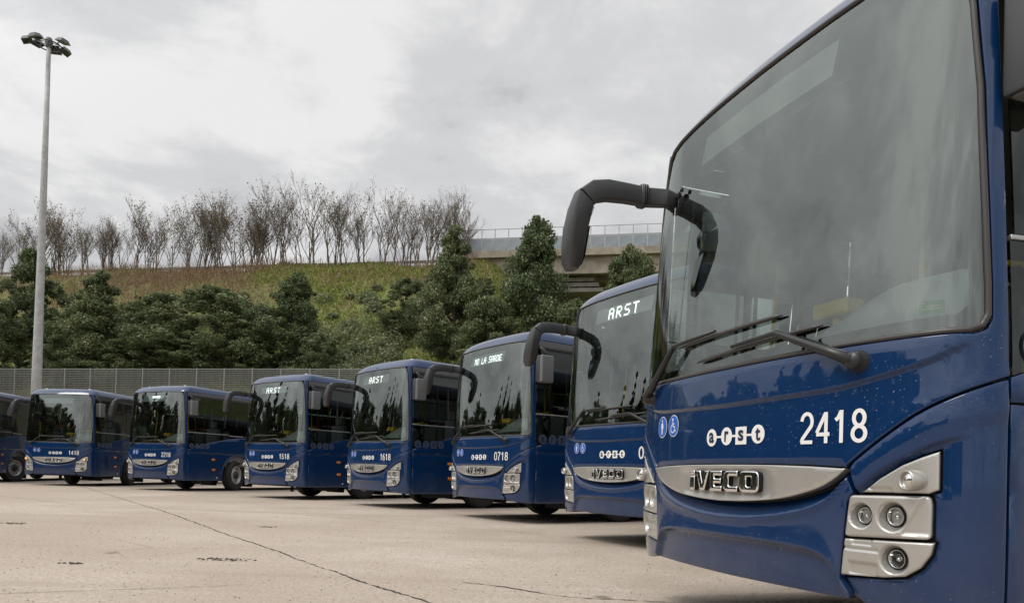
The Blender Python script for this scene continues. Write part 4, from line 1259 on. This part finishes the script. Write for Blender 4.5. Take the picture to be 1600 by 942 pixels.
# ------------------------------------------------------------------ hillside
E1 = np.array([.983, -.185]); E2 = np.array([.185, .983])
def fbm(x, y, seed=0):
    r_ = 0
    for k, (fq, am) in enumerate(((.11, 1.0), (.27, .5), (.63, .28), (1.4, .14))):
        r_ = r_ + am * np.sin(fq*x*1.3 + 1.7*k + seed + 1.9*np.sin(fq*y + k*2.1 + seed)) * np.cos(fq*y*1.1 - .9*k + 1.3*np.sin(fq*x*.9 + seed*1.7))
    return r_
def hill(x, y):
    q = x*E1[0] + y*E1[1]; n = x*E2[0] + y*E2[1]
    crest = 22.8 - 15.5 * smooth01(-q, 77, 98) - 12.5 * smooth01(q, -17.5, -6.0) + 9 * smooth01(q, 28, 45)
    t = smooth01(n, 44.0, 75.0) * .35 + np.clip((n - 46.0) / (73.2 - 46.0), 0, 1) * .65
    t = np.where(n > 73.2, np.maximum(t, 1 - .0), t)
    zz = 5.15 + (crest - 5.15) * np.clip(t, 0, 1)
    amp = .38 * smooth01(n, 45.5, 50) * (1 - smooth01(n, 71, 73.5))
    return zz + amp * fbm(x, y) + .35 * smooth01(n, 69, 73) * np.sin(q * .45) * np.cos(q * .17 + 1)
NX, NY = 150, 60
V = []; Fq = []
qs = np.linspace(-130, 70, NX); ns = np.concatenate([np.linspace(43.6, 80, NY - 6), np.linspace(86, 240, 6)])
for n in ns:
    for q in qs:
        p = E1*q + E2*n
        V.append((p[0], p[1], float(hill(p[0], p[1]))))
for j in range(NY-1):
    for i in range(NX-1):
        Fq.append((j*NX+i, j*NX+i+1, (j+1)*NX+i+1, (j+1)*NX+i))
bank = obj('embankment', mesh('embankment', V, Fq, True), 'bank_earth'); bank['kind'] = 'structure'

# retaining wall under the fence, bay by bay
def along(q, n, z):
    p = E1*q + E2*n
    return Vector((p[0], p[1], z))
ANG = math.atan2(E1[1], E1[0])
FN = 43.5
wall = empty('retaining_wall', along(-40, FN, 0), ANG)
tag(wall, 'long grey concrete retaining wall behind the parked coaches', 'wall')
mb = MB(); mb.box(0, 3.98, -.2, .2, 0, 5.15); bm_ = mb.me('wall_bay'); bm_.materials.append(MATS['old_concrete'])
for k in range(-22, 26):
    obj('wall_bay', bm_, None, wall, (k*4.0, 0, 0))
mb = MB(); mb.box(-88, 104, -.26, .26, 5.15, 5.24); mb.build('coping', 'pale_concrete', wall)
# steel grating fence
FT = 7.20; FB = 5.25
q0 = float(np.dot(E1, at_depth(28, 577, 51.1)[:2]))
fence = empty('fence', along(q0, FN, 0), ANG); tag(fence, 'grey steel fence of horizontal louvre bars on the retaining wall', 'fence')
mb = MB(); mb.box(-.035, .035, -.03, .03, FB, FT + .06); pm = mb.me('post'); pm.materials.append(MATS['fence_post'])
mb = MB(); mb.box(.04, 1.99, -.012, .012, -.034, .034); sm_ = mb.me('slat'); sm_.materials.append(MATS['fence_steel'])
mb = MB(); mb.box(.04, 1.99, -.02, .02, -.03, .03); rl_ = mb.me('rail'); rl_.materials.append(MATS['fence_post'])
mb = MB()
for i in range(13):
    mb.box(.11 + i*.15, .117 + i*.15, .012, .018, FB + .05, FT)
wr = mb.me('wire_panel'); wr.materials.append(MATS['fence_steel'])
NSL = 15
for k in range(-4, 20):
    obj('post', pm, None, fence, (k*2.03, 0, 0))
    obj('wire_panel', wr, None, fence, (k*2.03, 0, 0))
    obj('rail', rl_, None, fence, (k*2.03, 0, FT))
    if -1 <= k <= 14:
        for j in range(NSL):
            obj('slat', sm_, None, fence, (k*2.03, 0, FB + .10 + j*(FT - FB - .1)/NSL))
mb = MB()
for k in list(range(-4, -1)) + list(range(15, 20)):
    for j in range(NSL):
        z = FB + .10 + j*(FT - FB - .1)/NSL; mb.box(k*2.03 + .04, k*2.03 + 1.99, -.012, .012, z - .034, z + .034)
o = mb.build('slats', 'fence_steel', fence); o['kind'] = 'stuff'

# ------------------------------------------------------------------ road, guardrail and viaduct on the crest
RD = 75.6
rz = 23.75
road = empty('guardrail', along(-20, RD - 1.2, 0), ANG); tag(road, 'thin steel guardrail along the crest road behind the bare trees', 'guardrail')
mb = MB(); mb.box(0, 3.97, -.03, .03, -.16, .16); mb.box(0, 3.97, -.06, -.03, .05, .13); mb.box(0, 3.97, -.06, -.03, -.13, -.05); gm_ = mb.me('beam'); gm_.materials.append(MATS['galvanised'])
mb = MB(); mb.box(-.05, .05, 0, .08, -.8, .1); gp_ = mb.me('post'); gp_.materials.append(MATS['galvanised'])
for k in range(-20, 1):
    z = 22.8 + .50
    obj('beam', gm_, None, road, (k*4.0, 0, z)); obj('post', gp_, None, road, (k*4.0, .05, z))
via = empty('viaduct', along(-20.5, RD, 0), ANG); tag(via, 'concrete road viaduct with railing and grey screens above the evergreens', 'viaduct')
mb = MB(); mb.box(0, 75, -2.4, 8.2, rz - .55, rz - .02); mb.build('deck', 'pale_concrete', via)
mb = MB(); mb.box(0, 75, -2.55, -1.9, rz - .60, rz + .12); mb.build('kerb_beam', 'pale_concrete', via)
for y0 in (-1.9, 1.4, 4.7):
    mb = MB(); mb.box(.6, 75, y0, y0 + .7, rz - 2.3, rz - .55); mb.build('girder', 'pale_concrete', via)
mb = MB(); mb.box(-.6, 1.9, -2.0, 8.0, rz - 7.5, rz - 2.3); mb.box(-.6, .5, -2.2, 8.0, rz - 2.3, rz - .56)
mb.build('abutment', 'old_concrete', via)
for i in range(3):
    mb = MB(); mb.box(9.0, 14.5 + i*.5, -.6, 7.5, rz - 2.75 - i*.55, rz - 2.35 - i*.55); mb.build('pier_cap', 'old_concrete', via)
mb = MB(); mb.box(11, 13.5, 0, 5, 0, rz - 5.3); mb.build('pier', 'old_concrete', via)
mb = MB(); mb.box(-.04, .04, -.04, .04, 0, 2.30); vp_ = mb.me('railing_post'); vp_.materials.append(MATS['galvanised'])
mb = MB(); mb.box(.05, 1.37, -.012, .012, .02, 1.12); vs_ = mb.me('screen_panel'); vs_.materials.append(MATS['barrier_blue'])
mb = MB(); mb.box(.0, 1.42, -.03, .03, -.03, .03); vr_ = mb.me('top_rail'); vr_.materials.append(MATS['galvanised'])
mb = MB(); mb.box(.0, 1.42, -.05, .05, -.12, .12); vg_ = mb.me('guard_beam'); vg_.materials.append(MATS['galvanised'])
for k in range(0, 30):
    x = k*1.42
    obj('railing_post', vp_, None, via, (x, -2.3, rz + .12)); obj('screen_panel', vs_, None, via, (x, -2.3, rz + .14))
    obj('top_rail', vr_, None, via, (x, -2.3, rz + 2.40)); obj('guard_beam', vg_, None, via, (x, -1.75, rz + 1.55))

# ------------------------------------------------------------------ vegetation
def leaf_cloud(rs, centres, radii, counts, size, flat=1.0, up=.35):
    """leaf-sized quads spread over the shells of many clumps"""
    V = []; n_tot = int(sum(counts))
    C = np.repeat(centres, counts, axis=0); Rd = np.repeat(radii, counts, axis=0)
    d = rs.normal(size=(n_tot, 3)); d /= np.linalg.norm(d, axis=1, keepdims=True)
    rr_ = rs.uniform(.35, 1.05, (n_tot, 1)) ** .6 * (1 + .45 * rs.uniform(0, 1, (n_tot, 1)) ** 6)
    P = C + d * Rd * rr_ * np.array([1, 1, flat])
    nrm = d * .6 + rs.normal(size=(n_tot, 3)) * .55 + np.array([0, 0, up]); nrm /= np.linalg.norm(nrm, axis=1, keepdims=True)
    a = np.cross(nrm, rs.normal(size=(n_tot, 3))); a /= np.linalg.norm(a, axis=1, keepdims=True); b = np.cross(nrm, a)
    sz = size * rs.uniform(.55, 1.35, (n_tot, 1)); wd = sz * rs.uniform(.4, .75, (n_tot, 1))
    q = np.stack([P - a*sz*.5, P + b*wd*.5 + nrm*sz*.06, P + a*sz*.5, P - b*wd*.5 + nrm*sz*.06], 1)
    return q.reshape(-1, 3)
def quads_mesh(name, Q, material):
    n = len(Q) // 4
    me_ = bpy.data.meshes.new(name)
    me_.vertices.add(len(Q)); me_.vertices.foreach_set('co', Q.astype(np.float32).ravel())
    me_.loops.add(len(Q)); me_.loops.foreach_set('vertex_index', np.arange(len(Q), dtype=np.int32))
    me_.polygons.add(n); me_.polygons.foreach_set('loop_start', np.arange(0, len(Q), 4, dtype=np.int32))
    me_.update(calc_edges=True); me_.validate()
    me_.materials.append(MATS[material])
    return me_
def crown_clumps(rs, h, w, shape, n):
    """clump centres in a crown of height h and half-width w; shape: profile of radius against height"""
    C = []; Rd = []; ph = rs.uniform(0, 6.28, 6)
    while len(C) < n:
        t = rs.uniform(0, 1); r_ = w * shape(t); a = rs.uniform(0, 6.283); k = math.sqrt(rs.uniform(.20, 1))
        lob = 1 + .22*math.sin(2*a + t*5 + ph[0]) + .18*math.sin(3*a - t*9 + ph[1]) + .12*math.sin(6*a + t*15 + ph[2])
        cx, cy = .10*w*math.sin(4*t + ph[3]), .10*w*math.sin(5*t + ph[4])
        rd = (.08 + .26*rs.uniform()**2) * w * (.45 + .55*min(1, shape(t)))
        C.append((cx + r_*k*lob*math.cos(a), cy + r_*k*lob*math.sin(a), h*(t + .03*math.sin(3*a + ph[5])))); Rd.append((rd, rd, rd*.78))
    return np.array(C), np.array(Rd)
def trunk_mesh(rs, h, r0, lean=.05, limbs=5):
    mb = MB(); n = 6
    pts = [(lean*h*t*math.sin(2*t), lean*h*t*.6, h*t) for t in np.linspace(0, 1, n)]
    mb.tube(pts, [r0*(1 - .75*t) + .01 for t in np.linspace(0, 1, n)], 7)
    for k in range(limbs):
        t = rs.uniform(.25, .8); a = rs.uniform(0, 6.28); p = np.array([lean*h*t*math.sin(2*t), lean*h*t*.6, h*t]); L = h*rs.uniform(.2, .38)
        e_ = p + np.array([math.cos(a)*L*.75, math.sin(a)*L*.75, L*.7]); m_ = (p + e_)/2 + np.array([0, 0, -.05*L])
        mb.tube([p, m_, e_], [r0*.4, r0*.28, r0*.1], 5)
    return mb.me('trunk')
cone = lambda t: (min(1, .62 + 2.0*t) if t < .22 else 1.0 * (1 - ((t - .22)/.78)**1.35)) * .97 + .05
blob = lambda t: math.sqrt(max(0, 1 - (2*t - .86)**2 / 1.32)) * (1.0 if t < .5 else 1 - .35*(t - .5)) + .04
OAKS = []
for k, (shp, mname, nclump, per) in enumerate([(cone, 'oak_leaf_dark', 170, 240), (blob, 'oak_leaf', 170, 240), (cone, 'oak_leaf', 190, 240), (blob, 'oak_leaf', 160, 240), (cone, 'oak_leaf_dark', 190, 240)]):
    rs = np.random.RandomState(30 + k)
    C, Rd = crown_clumps(rs, 1.0, .36, shp, nclump)
    C = C * 10; Rd = Rd * 10
    cnt = np.maximum(50, (per * (Rd[:, 0] / Rd[:, 0].mean())**1.6)).astype(int)
    Q = leaf_cloud(rs, C, Rd, cnt, .21)
    OAKS.append((quads_mesh('crown', Q, mname), trunk_mesh(rs, 8.0, .22)))
def oak(px, top, Y, var, width, label, rot=0, name='evergreen_oak', base=None, fatness=1.0):
    """placed where its ray meets the bank; width in photo pixels"""
    P = at_depth(px, top, Y); gz = float(hill(P[0], P[1])) if base is None else base
    H = P[2] - gz; cm, tmh = OAKS[var]
    o = empty(name, (P[0], P[1], gz - .15), rot)
    sc = H / 10.3; wx = (width * Y / F_PX) / 7.4
    c_ = obj('crown', cm, None, o, (0, 0, .25)); c_.scale = (wx * fatness, wx * fatness, sc)
    t_ = obj('trunk', tmh, 'bark', o); t_.scale = (sc, sc, sc)
    tag(o, label, 'tree', 'evergreen oaks at the foot of the bank')
oak(58, 392, 60.0, 0, 120, 'dark conical evergreen oak directly behind the lamp mast', .3)
oak(160, 428, 57.0, 2, 135, 'bushy evergreen oak just right of the lamp mast', 1.0)
oak(243, 460, 57.5, 3, 135, 'round low evergreen oak over the roof of coach 2218', 2.2)
oak(340, 450, 55.5, 1, 170, 'broad evergreen oak above the flank of coach 2218', 4.0)
oak(455, 426, 55.0, 4, 125, 'dark pointed evergreen oak rising above coach 1518', .9)
oak(400, 528, 54.5, 3, 100, 'low evergreen thicket in front of the pointed oak', 5.2)
oak(200, 530, 54.5, 1, 110, 'low evergreen thicket above the roof of coach 1418', 1.4)
oak(100, 528, 54.5, 3, 90, 'low evergreen thicket at the foot of the lamp mast', .7)
oak(290, 532, 54.5, 3, 105, 'low evergreen thicket between the round and the broad oak', 3.3)
oak(500, 522, 51.0, 1, 85, 'low evergreen bush at the edge of the open grass', 3.2)
oak(638, 436, 60.0, 1, 88, 'small grey-green oak standing on the grassy slope', 2.6)
oak(712, 358, 56.0, 2, 125, 'tall conical oak beside the end of the viaduct', .2)
oak(835, 335, 53.5, 4, 150, 'tallest pointed evergreen oak in front of the viaduct', 1.7)
oak(765, 470, 51.0, 3, 110, 'low oak filling the gap between the two tall oaks', 3.8)
oak(900, 470, 51.0, 1, 120, 'low oak beside the stepped viaduct abutment', 4.4)
oak(985, 388, 60.0, 1, 115, 'grey-green oak half hidden behind the coach mirror', .6)
oak(-8, 470, 56.0, 3, 100, 'evergreen oak cut by the picture edge left of the mast', 2.0)
oak(1075, 400, 56.0, 2, 150, 'evergreen oak hidden behind the wet coach windscreen', 2.9)

# bare trees on the crest
def bare_tree(seed, h=7.5, stems=3, leaves=140):
    r_ = random.Random(seed); mb = MB(); tips = []
    def grow(p, d, L, rad, depth):
        n = 3; pts = [p]; q = Vector(p); dd = Vector(d)
        for i in range(n):
            dd = (dd + Vector((r_.uniform(-.13, .13), r_.uniform(-.13, .13), r_.uniform(-.02, .12)))).normalized(); q = q + dd * L/n; pts.append(q.copy())
        mb.tube(pts, [rad*(1 - .5*i/n) for i in range(n+1)], 4 if rad > .03 else 3, False)
        if depth == 0 or L < .35:
            tips.append(q.copy()); return
        for i in range(1, n+1):
            k = 1 if i < n else 2
            if r_.random() < .86:
                for _ in range(k):
                    a = r_.uniform(0, 6.28); sp = r_.uniform(.30, .85)
                    nd = (dd + Vector((math.cos(a)*sp, math.sin(a)*sp, .25))).normalized()
                    grow(pts[i], nd, L*r_.uniform(.48, .74), max(.0105, rad*.50), depth-1)
    for s_ in range(stems):
        a = r_.uniform(0, 6.28)
        grow(Vector((r_.uniform(-.35, .35), r_.uniform(-.25, .25), -.4)), Vector((math.cos(a)*.16, math.sin(a)*.16, 1)).normalized(), h*r_.uniform(.42, .55), r_.uniform(.055, .10), 4)
    Q = []
    for _ in range(leaves):
        t = r_.choice(tips); c_ = np.array(t) + np.array([r_.uniform(-.3, .3) for _ in range(3)])
        a = np.array([r_.uniform(-1, 1) for _ in range(3)]); a /= np.linalg.norm(a); b = np.cross(a, [r_.uniform(-1, 1) for _ in range(3)]); b /= np.linalg.norm(b) + 1e-6
        s_ = r_.uniform(.05, .12); Q += [c_ - a*s_, c_ + b*s_*.6, c_ + a*s_, c_ - b*s_*.6]
    zmax = max(v[2] for v in mb.v)
    return mb.me('branches'), quads_mesh('leaves', np.array(Q), 'brown_leaf'), zmax
BARE = [bare_tree(100 + k, 7.2, 2 + k % 3, (60, 240, 420, 120, 320, 160, 30)[k]) for k in range(7)]
def bare(px, top, Y, var, label, rot, scx=1.0):
    P = at_depth(px, top, Y); gz = float(hill(P[0], P[1])); H = P[2] - gz
    a_, b_, zm = BARE[var]
    o = empty('bare_tree', (P[0], P[1], gz), rot); sc = H / zm
    br = obj('branches', a_, 'pale_bark', o); lv = obj('leaves', b_, None, o)
    for q in (br, lv):
        q.scale = (sc*scx, sc*scx, sc)
    tag(o, label, 'tree', 'bare trees along the crest')
r = random.Random(9)
TOPS = pchip([0, 40, 90, 140, 200, 240, 270, 320, 345, 400, 440, 480, 520, 560, 600, 640, 680, 710, 735, 760], [345, 340, 338, 342, 336, 318, 305, 312, 320, 310, 296, 288, 296, 302, 298, 303, 300, 298, 312, 345])
x = -22.0; k = 0
while x < 752:
    full = x < 420
    var = r.choice([1, 2, 4, 5, 2, 4]) if full else r.choice([0, 3, 5, 6, 1])
    lab = {0: 'bare twin-stemmed tree on the crest, almost no leaves left', 1: 'crest tree on three thin stems with a thin veil of brown leaves',
           2: 'dense crest tree on four stems, thick with withered brown leaves', 3: 'bare twin-stemmed crest tree with a few brown tufts',
           4: 'crest tree on three stems, well covered in withered brown leaves', 5: 'slender four-stemmed crest tree with sparse brown leaves',
           6: 'completely bare twin-stemmed crest tree with open branches'}[var]
    if x > 715:
        lab = 'leafless spreading tree leaning over the viaduct railing'; var = 6
    nrow = r.uniform(72.0, 74.0)
    d = px_dir(x, 400); Y = nrow / (E2[1] + E2[0]*d[0]/d[1])
    bare(x, float(TOPS(max(0, x))) + r.choice([-14, -6, 0, 6, 14, 30]) + r.uniform(-4, 8), Y, var, lab, r.uniform(0, 6.28), 1.35 if x > 715 else r.uniform(.85, 1.15))
    x += r.choice([4, 7, 10, 15, 20]) * r.uniform(.7, 1.2) if full else r.choice([6, 9, 14, 20]) * r.uniform(.8, 1.2); k += 1

# shrubs and brush on the slope: ground cover nobody could count
def scatter(n, seed, cond, qr=(-62, 8), nr=(44.2, 73.5)):
    rs = np.random.RandomState(seed); q = rs.uniform(*qr, n); m_ = rs.uniform(*nr, n)
    X = E1[0]*q + E2[0]*m_; Y = E1[1]*q + E2[1]*m_
    k = cond(X, Y, q, m_, rs)
    X, Y = X[k], Y[k]
    return np.stack([X, Y, hill(X, Y)], 1), rs
def blades(P, rs, hmin, hmax, w, lean=.35):
    n = len(P); h = rs.uniform(hmin, hmax, (n, 1)); a = rs.uniform(0, 6.283, n); d = np.stack([np.cos(a), np.sin(a), 0*a], 1)
    up = np.array([0, 0, 1.0]) + rs.normal(size=(n, 3)) * lean; up /= np.linalg.norm(up, axis=1, keepdims=True)
    ww = w * rs.uniform(.5, 1.4, (n, 1))
    return np.stack([P - d*ww, P + d*ww, P + up*h + d*ww*.35, P + up*h - d*ww*.35], 1).reshape(-1, 3)
grassy = lambda X, Y, q, m_, rs: (1.25*fbm(X*1.3, Y*1.3, 3) + rs.uniform(-.6, .6, len(X)) > (.05 - .9*smooth01(m_, 56, 47)*(q > -32) - .45*smooth01(q, -44, -38) + .7*(q < -42)))
P, rs = scatter(95000, 11, grassy)
g1 = obj('grass', quads_mesh('grass', blades(P, rs, .12, .36, .075, .6), 'grass_blade')); g1['kind'] = 'stuff'; tag(g1, 'rough green and yellowish grass covering the bank', 'grass')
P, rs = scatter(42000, 12, lambda X, Y, q, m_, rs: fbm(X*1.3, Y*1.3, 3) + rs.uniform(-.8, .8, len(X)) < .15 + .8*smooth01(m_, 60, 71) - 1.2*smooth01(m_, 55, 47)*(q > -32) - .75*smooth01(q, -44, -38))
g2 = obj('dry_brush', quads_mesh('dry_brush', blades(P, rs, .25, .9, .035, .75), 'dry_stem')); g2['kind'] = 'stuff'; tag(g2, 'brown dry stems and brush on the upper bank', 'brush')
# bramble mounds
rs = np.random.RandomState(15); C = []; Rd = []
def mound(px, py, Y, nx, wpx, hpx):
    for _ in range(nx):
        P_ = at_depth(px + rs.uniform(-wpx, wpx), py, Y + rs.uniform(-2.5, 2.5)); gz = float(hill(P_[0], P_[1]))
        rd = rs.uniform(.5, 1.0) * hpx * Y / F_PX
        C.append((P_[0], P_[1], gz + rd*.35)); Rd.append((rd*1.3, rd*1.2, rd*.9))
mound(480, 440, 66, 8, 60, 14); mound(590, 430, 67, 8, 50, 13); mound(220, 425, 69, 10, 100, 12); mound(380, 425, 68, 8, 60, 12); mound(540, 535, 50, 8, 60, 10); mound(565, 500, 56, 26, 65, 22); mound(520, 470, 60, 14, 40, 20); mound(600, 480, 60, 14, 50, 20); mound(300, 440, 63, 22, 120, 18); mound(120, 440, 66, 16, 90, 18); mound(430, 455, 64, 14, 60, 18); mound(560, 560, 48, 8, 60, 8); mound(640, 545, 50, 8, 40, 10)
C = np.array(C); Rd = np.array(Rd)
Q = leaf_cloud(rs, C, Rd, np.full(len(C), 330), .24)
g3 = obj('brambles', quads_mesh('brambles', Q, 'bramble_leaf')); g3['kind'] = 'stuff'; tag(g3, 'grey-green bramble mounds spreading over the slope', 'brambles')
# brown twiggy undergrowth below the bare trees
P, rs = scatter(30000, 18, lambda X, Y, q, m_, rs: (m_ > 60) & (rs.uniform(size=len(X)) < (1 - .75*smooth01(q, -44, -38)) * smooth01(m_, 61, 70)*(1 - .8*smooth01(m_, 70, 73))), (-72, -14), (60, 73.8))
P[:, 2] += rs.uniform(0, .8, len(P))
g4 = obj('undergrowth', quads_mesh('undergrowth', blades(P, rs, .3, 1.1, .022, .8), 'dry_stem')); g4['kind'] = 'stuff'; tag(g4, 'tangled leafless undergrowth below the crest trees', 'undergrowth')

# ------------------------------------------------------------------ lamp mast
MX = at_depth(57, 600, 40.0)
mast = empty('lamp_mast', (MX[0], MX[1], 0)); tag(mast, 'tall grey floodlight mast standing behind the coaches', 'lamp post')
top = at_depth(78, 62, 40.0); HT = top[2]
mb = MB(); mb.tube([(0, 0, 0), (0, 0, HT*.25), (0, 0, HT*.5), (0, 0, HT*.75), (0, 0, HT)], [.29, .245, .195, .15, .105], 12); o = mb.build('pole', 'mast_steel', mast)
mb = MB(); mb.lathe([(.001, 0), (.45, 0), (.45, .03), (.33, .05), (.30, .3)], 12); mb.build('base_plate', 'mast_steel', mast)
mb = MB(); mb.tube([(.62*math.cos(t), .62*math.sin(t), HT - .35) for t in np.linspace(0, 2*math.pi, 29)], .035, 6, False)
for t in (0, 1.05, 2.1, 3.14, 4.19, 5.24):
    mb.tube([(0, 0, HT - .15), (.62*math.cos(t), .62*math.sin(t), HT - .35)], .025, 5)
mb.lathe([(.16, HT - .45), (.2, HT - .1), (.14, HT + .06), (.001, HT + .1)], 12)
mb.build('crown_ring', 'lamp_housing', mast)
FL = [(3.5, 1.02, .35, .25), (2.75, .98, .1, .75), (1.75, .75, .55, .55), (.9, .8, .35, .2), (-.35, 1.05, .25, .15), (4.4, .8, .3, .2)]
for t, rad, tilt, dz in FL:
    fx, fy = rad*math.cos(t), rad*math.sin(t)
    M = Matrix.Translation((fx, fy, HT - .45 + dz*.5)) @ Matrix.Rotation(t - math.pi/2, 4, 'Z') @ Matrix.Rotation(-tilt, 4, 'X')
    mb = MB(); v = [(-.30, -.27, 0), (.30, -.27, 0), (.30, .27, 0), (-.30, .27, 0), (-.18, -.16, .2), (.18, -.16, .2), (.18, .16, .2), (-.18, .16, .2)]
    v = [tuple(M @ Vector(p)) for p in v]
    mb.add(v, [(3, 2, 1, 0), (4, 5, 6, 7), (0, 1, 5, 4), (1, 2, 6, 5), (2, 3, 7, 6), (3, 0, 4, 7)])
    mb.tube([(.62*math.cos(t), .62*math.sin(t), HT - .35), tuple(M @ Vector((0, -.1, .1)))], .03, 5)
    fl = mb.build('floodlight', 'lamp_housing', mast)
    mb = MB(); v = [tuple(M @ Vector(p)) for p in ((-.24, -.21, -.006), (.24, -.21, -.006), (.24, .21, -.006), (-.24, .21, -.006))]; mb.add(v, [(3, 2, 1, 0)]); mb.build('lens', 'lamp_glass', fl)

# ------------------------------------------------------------------ the other side of the yard (seen only as reflections)
dep = empty('depot_building', (-66, -30, 0), R(-82)); tag(dep, 'long concrete depot building with banded front across the yard', 'building')
mb = MB(); mb.box(-45, 48, -9, 0, 0, 7.0); mb.build('wall', 'facade', dep)
mb = MB(); mb.box(-46, 49, -9.6, .9, 7.0, 7.7); mb.build('roof', 'old_concrete', dep)
for z0 in (3.8,):
    mb = MB(); mb.box(-45.5, 48.5, .002, .5, z0, z0 + .8); mb.build('band', 'pale_concrete', dep)
mb = MB(); mb.box(-3.6, 3.6, .002, .06, .0, 3.7); gmx = mb.me('door'); gmx.materials.append(MATS['facade_dark'])
mb = MB(); mb.box(-4.2, 4.2, .002, .05, -.9, .9); wmx = mb.me('window'); wmx.materials.append(MATS['facade_dark'])
mb = MB(); mb.box(-1.2, 1.2, .002, .08, .0, 3.7); rmx = mb.me('door'); rmx.materials.append(MATS['red_gate'])
for k in range(-4, 5):
    obj('door', gmx if k % 3 else rmx, None, dep, (k*9.6 + 2, 0, 0)); obj('window', wmx, None, dep, (k*9.6 + 2, 0, 5.9))
CY = []
rs = np.random.RandomState(50)
C, Rd = crown_clumps(rs, 10, 1.2, lambda t: (1 - t**2.2)*min(1, .5 + 3*t) + .05, 60)
Q = leaf_cloud(rs, C, Rd, np.full(60, 120), .35); cym = quads_mesh('crown', Q, 'cypress_leaf'); cyt = trunk_mesh(rs, 6, .16, .01, 0)
def back_tree(x, y, h, w, kind, label, group):
    o = empty('cypress' if kind == 0 else 'evergreen_oak', (x, y, 0), x)
    cm, tm_ = (cym, cyt) if kind == 0 else (OAKS[3][0], OAKS[3][1])
    c_ = obj('crown', cm, None, o, (0, 0, .3)); c_.scale = (w, w, h/10.3); t_ = obj('trunk', tm_, 'bark', o); t_.scale = (1, 1, h/10)
    tag(o, label, 'tree', group)
for x, y, h in ((-37, 17, 13.5), (-38, 20, 12.5), (-36, 14, 12.5), (-42, 32, 13), (-30, -34, 12)):
    back_tree(x, y, h, 1.0, 0, 'slim dark cypress across the yard', 'cypresses across the yard')
rb = random.Random(3)
for k in range(15):
    t = k / 14
    back_tree(-33 - 13*t + rb.uniform(-1.2, 1.2), -10 + 58*t, rb.uniform(7.5, 11), rb.uniform(1.15, 1.45), 1, 'bushy evergreen in the tree belt at the side of the yard', 'tree belt at the side of the yard')
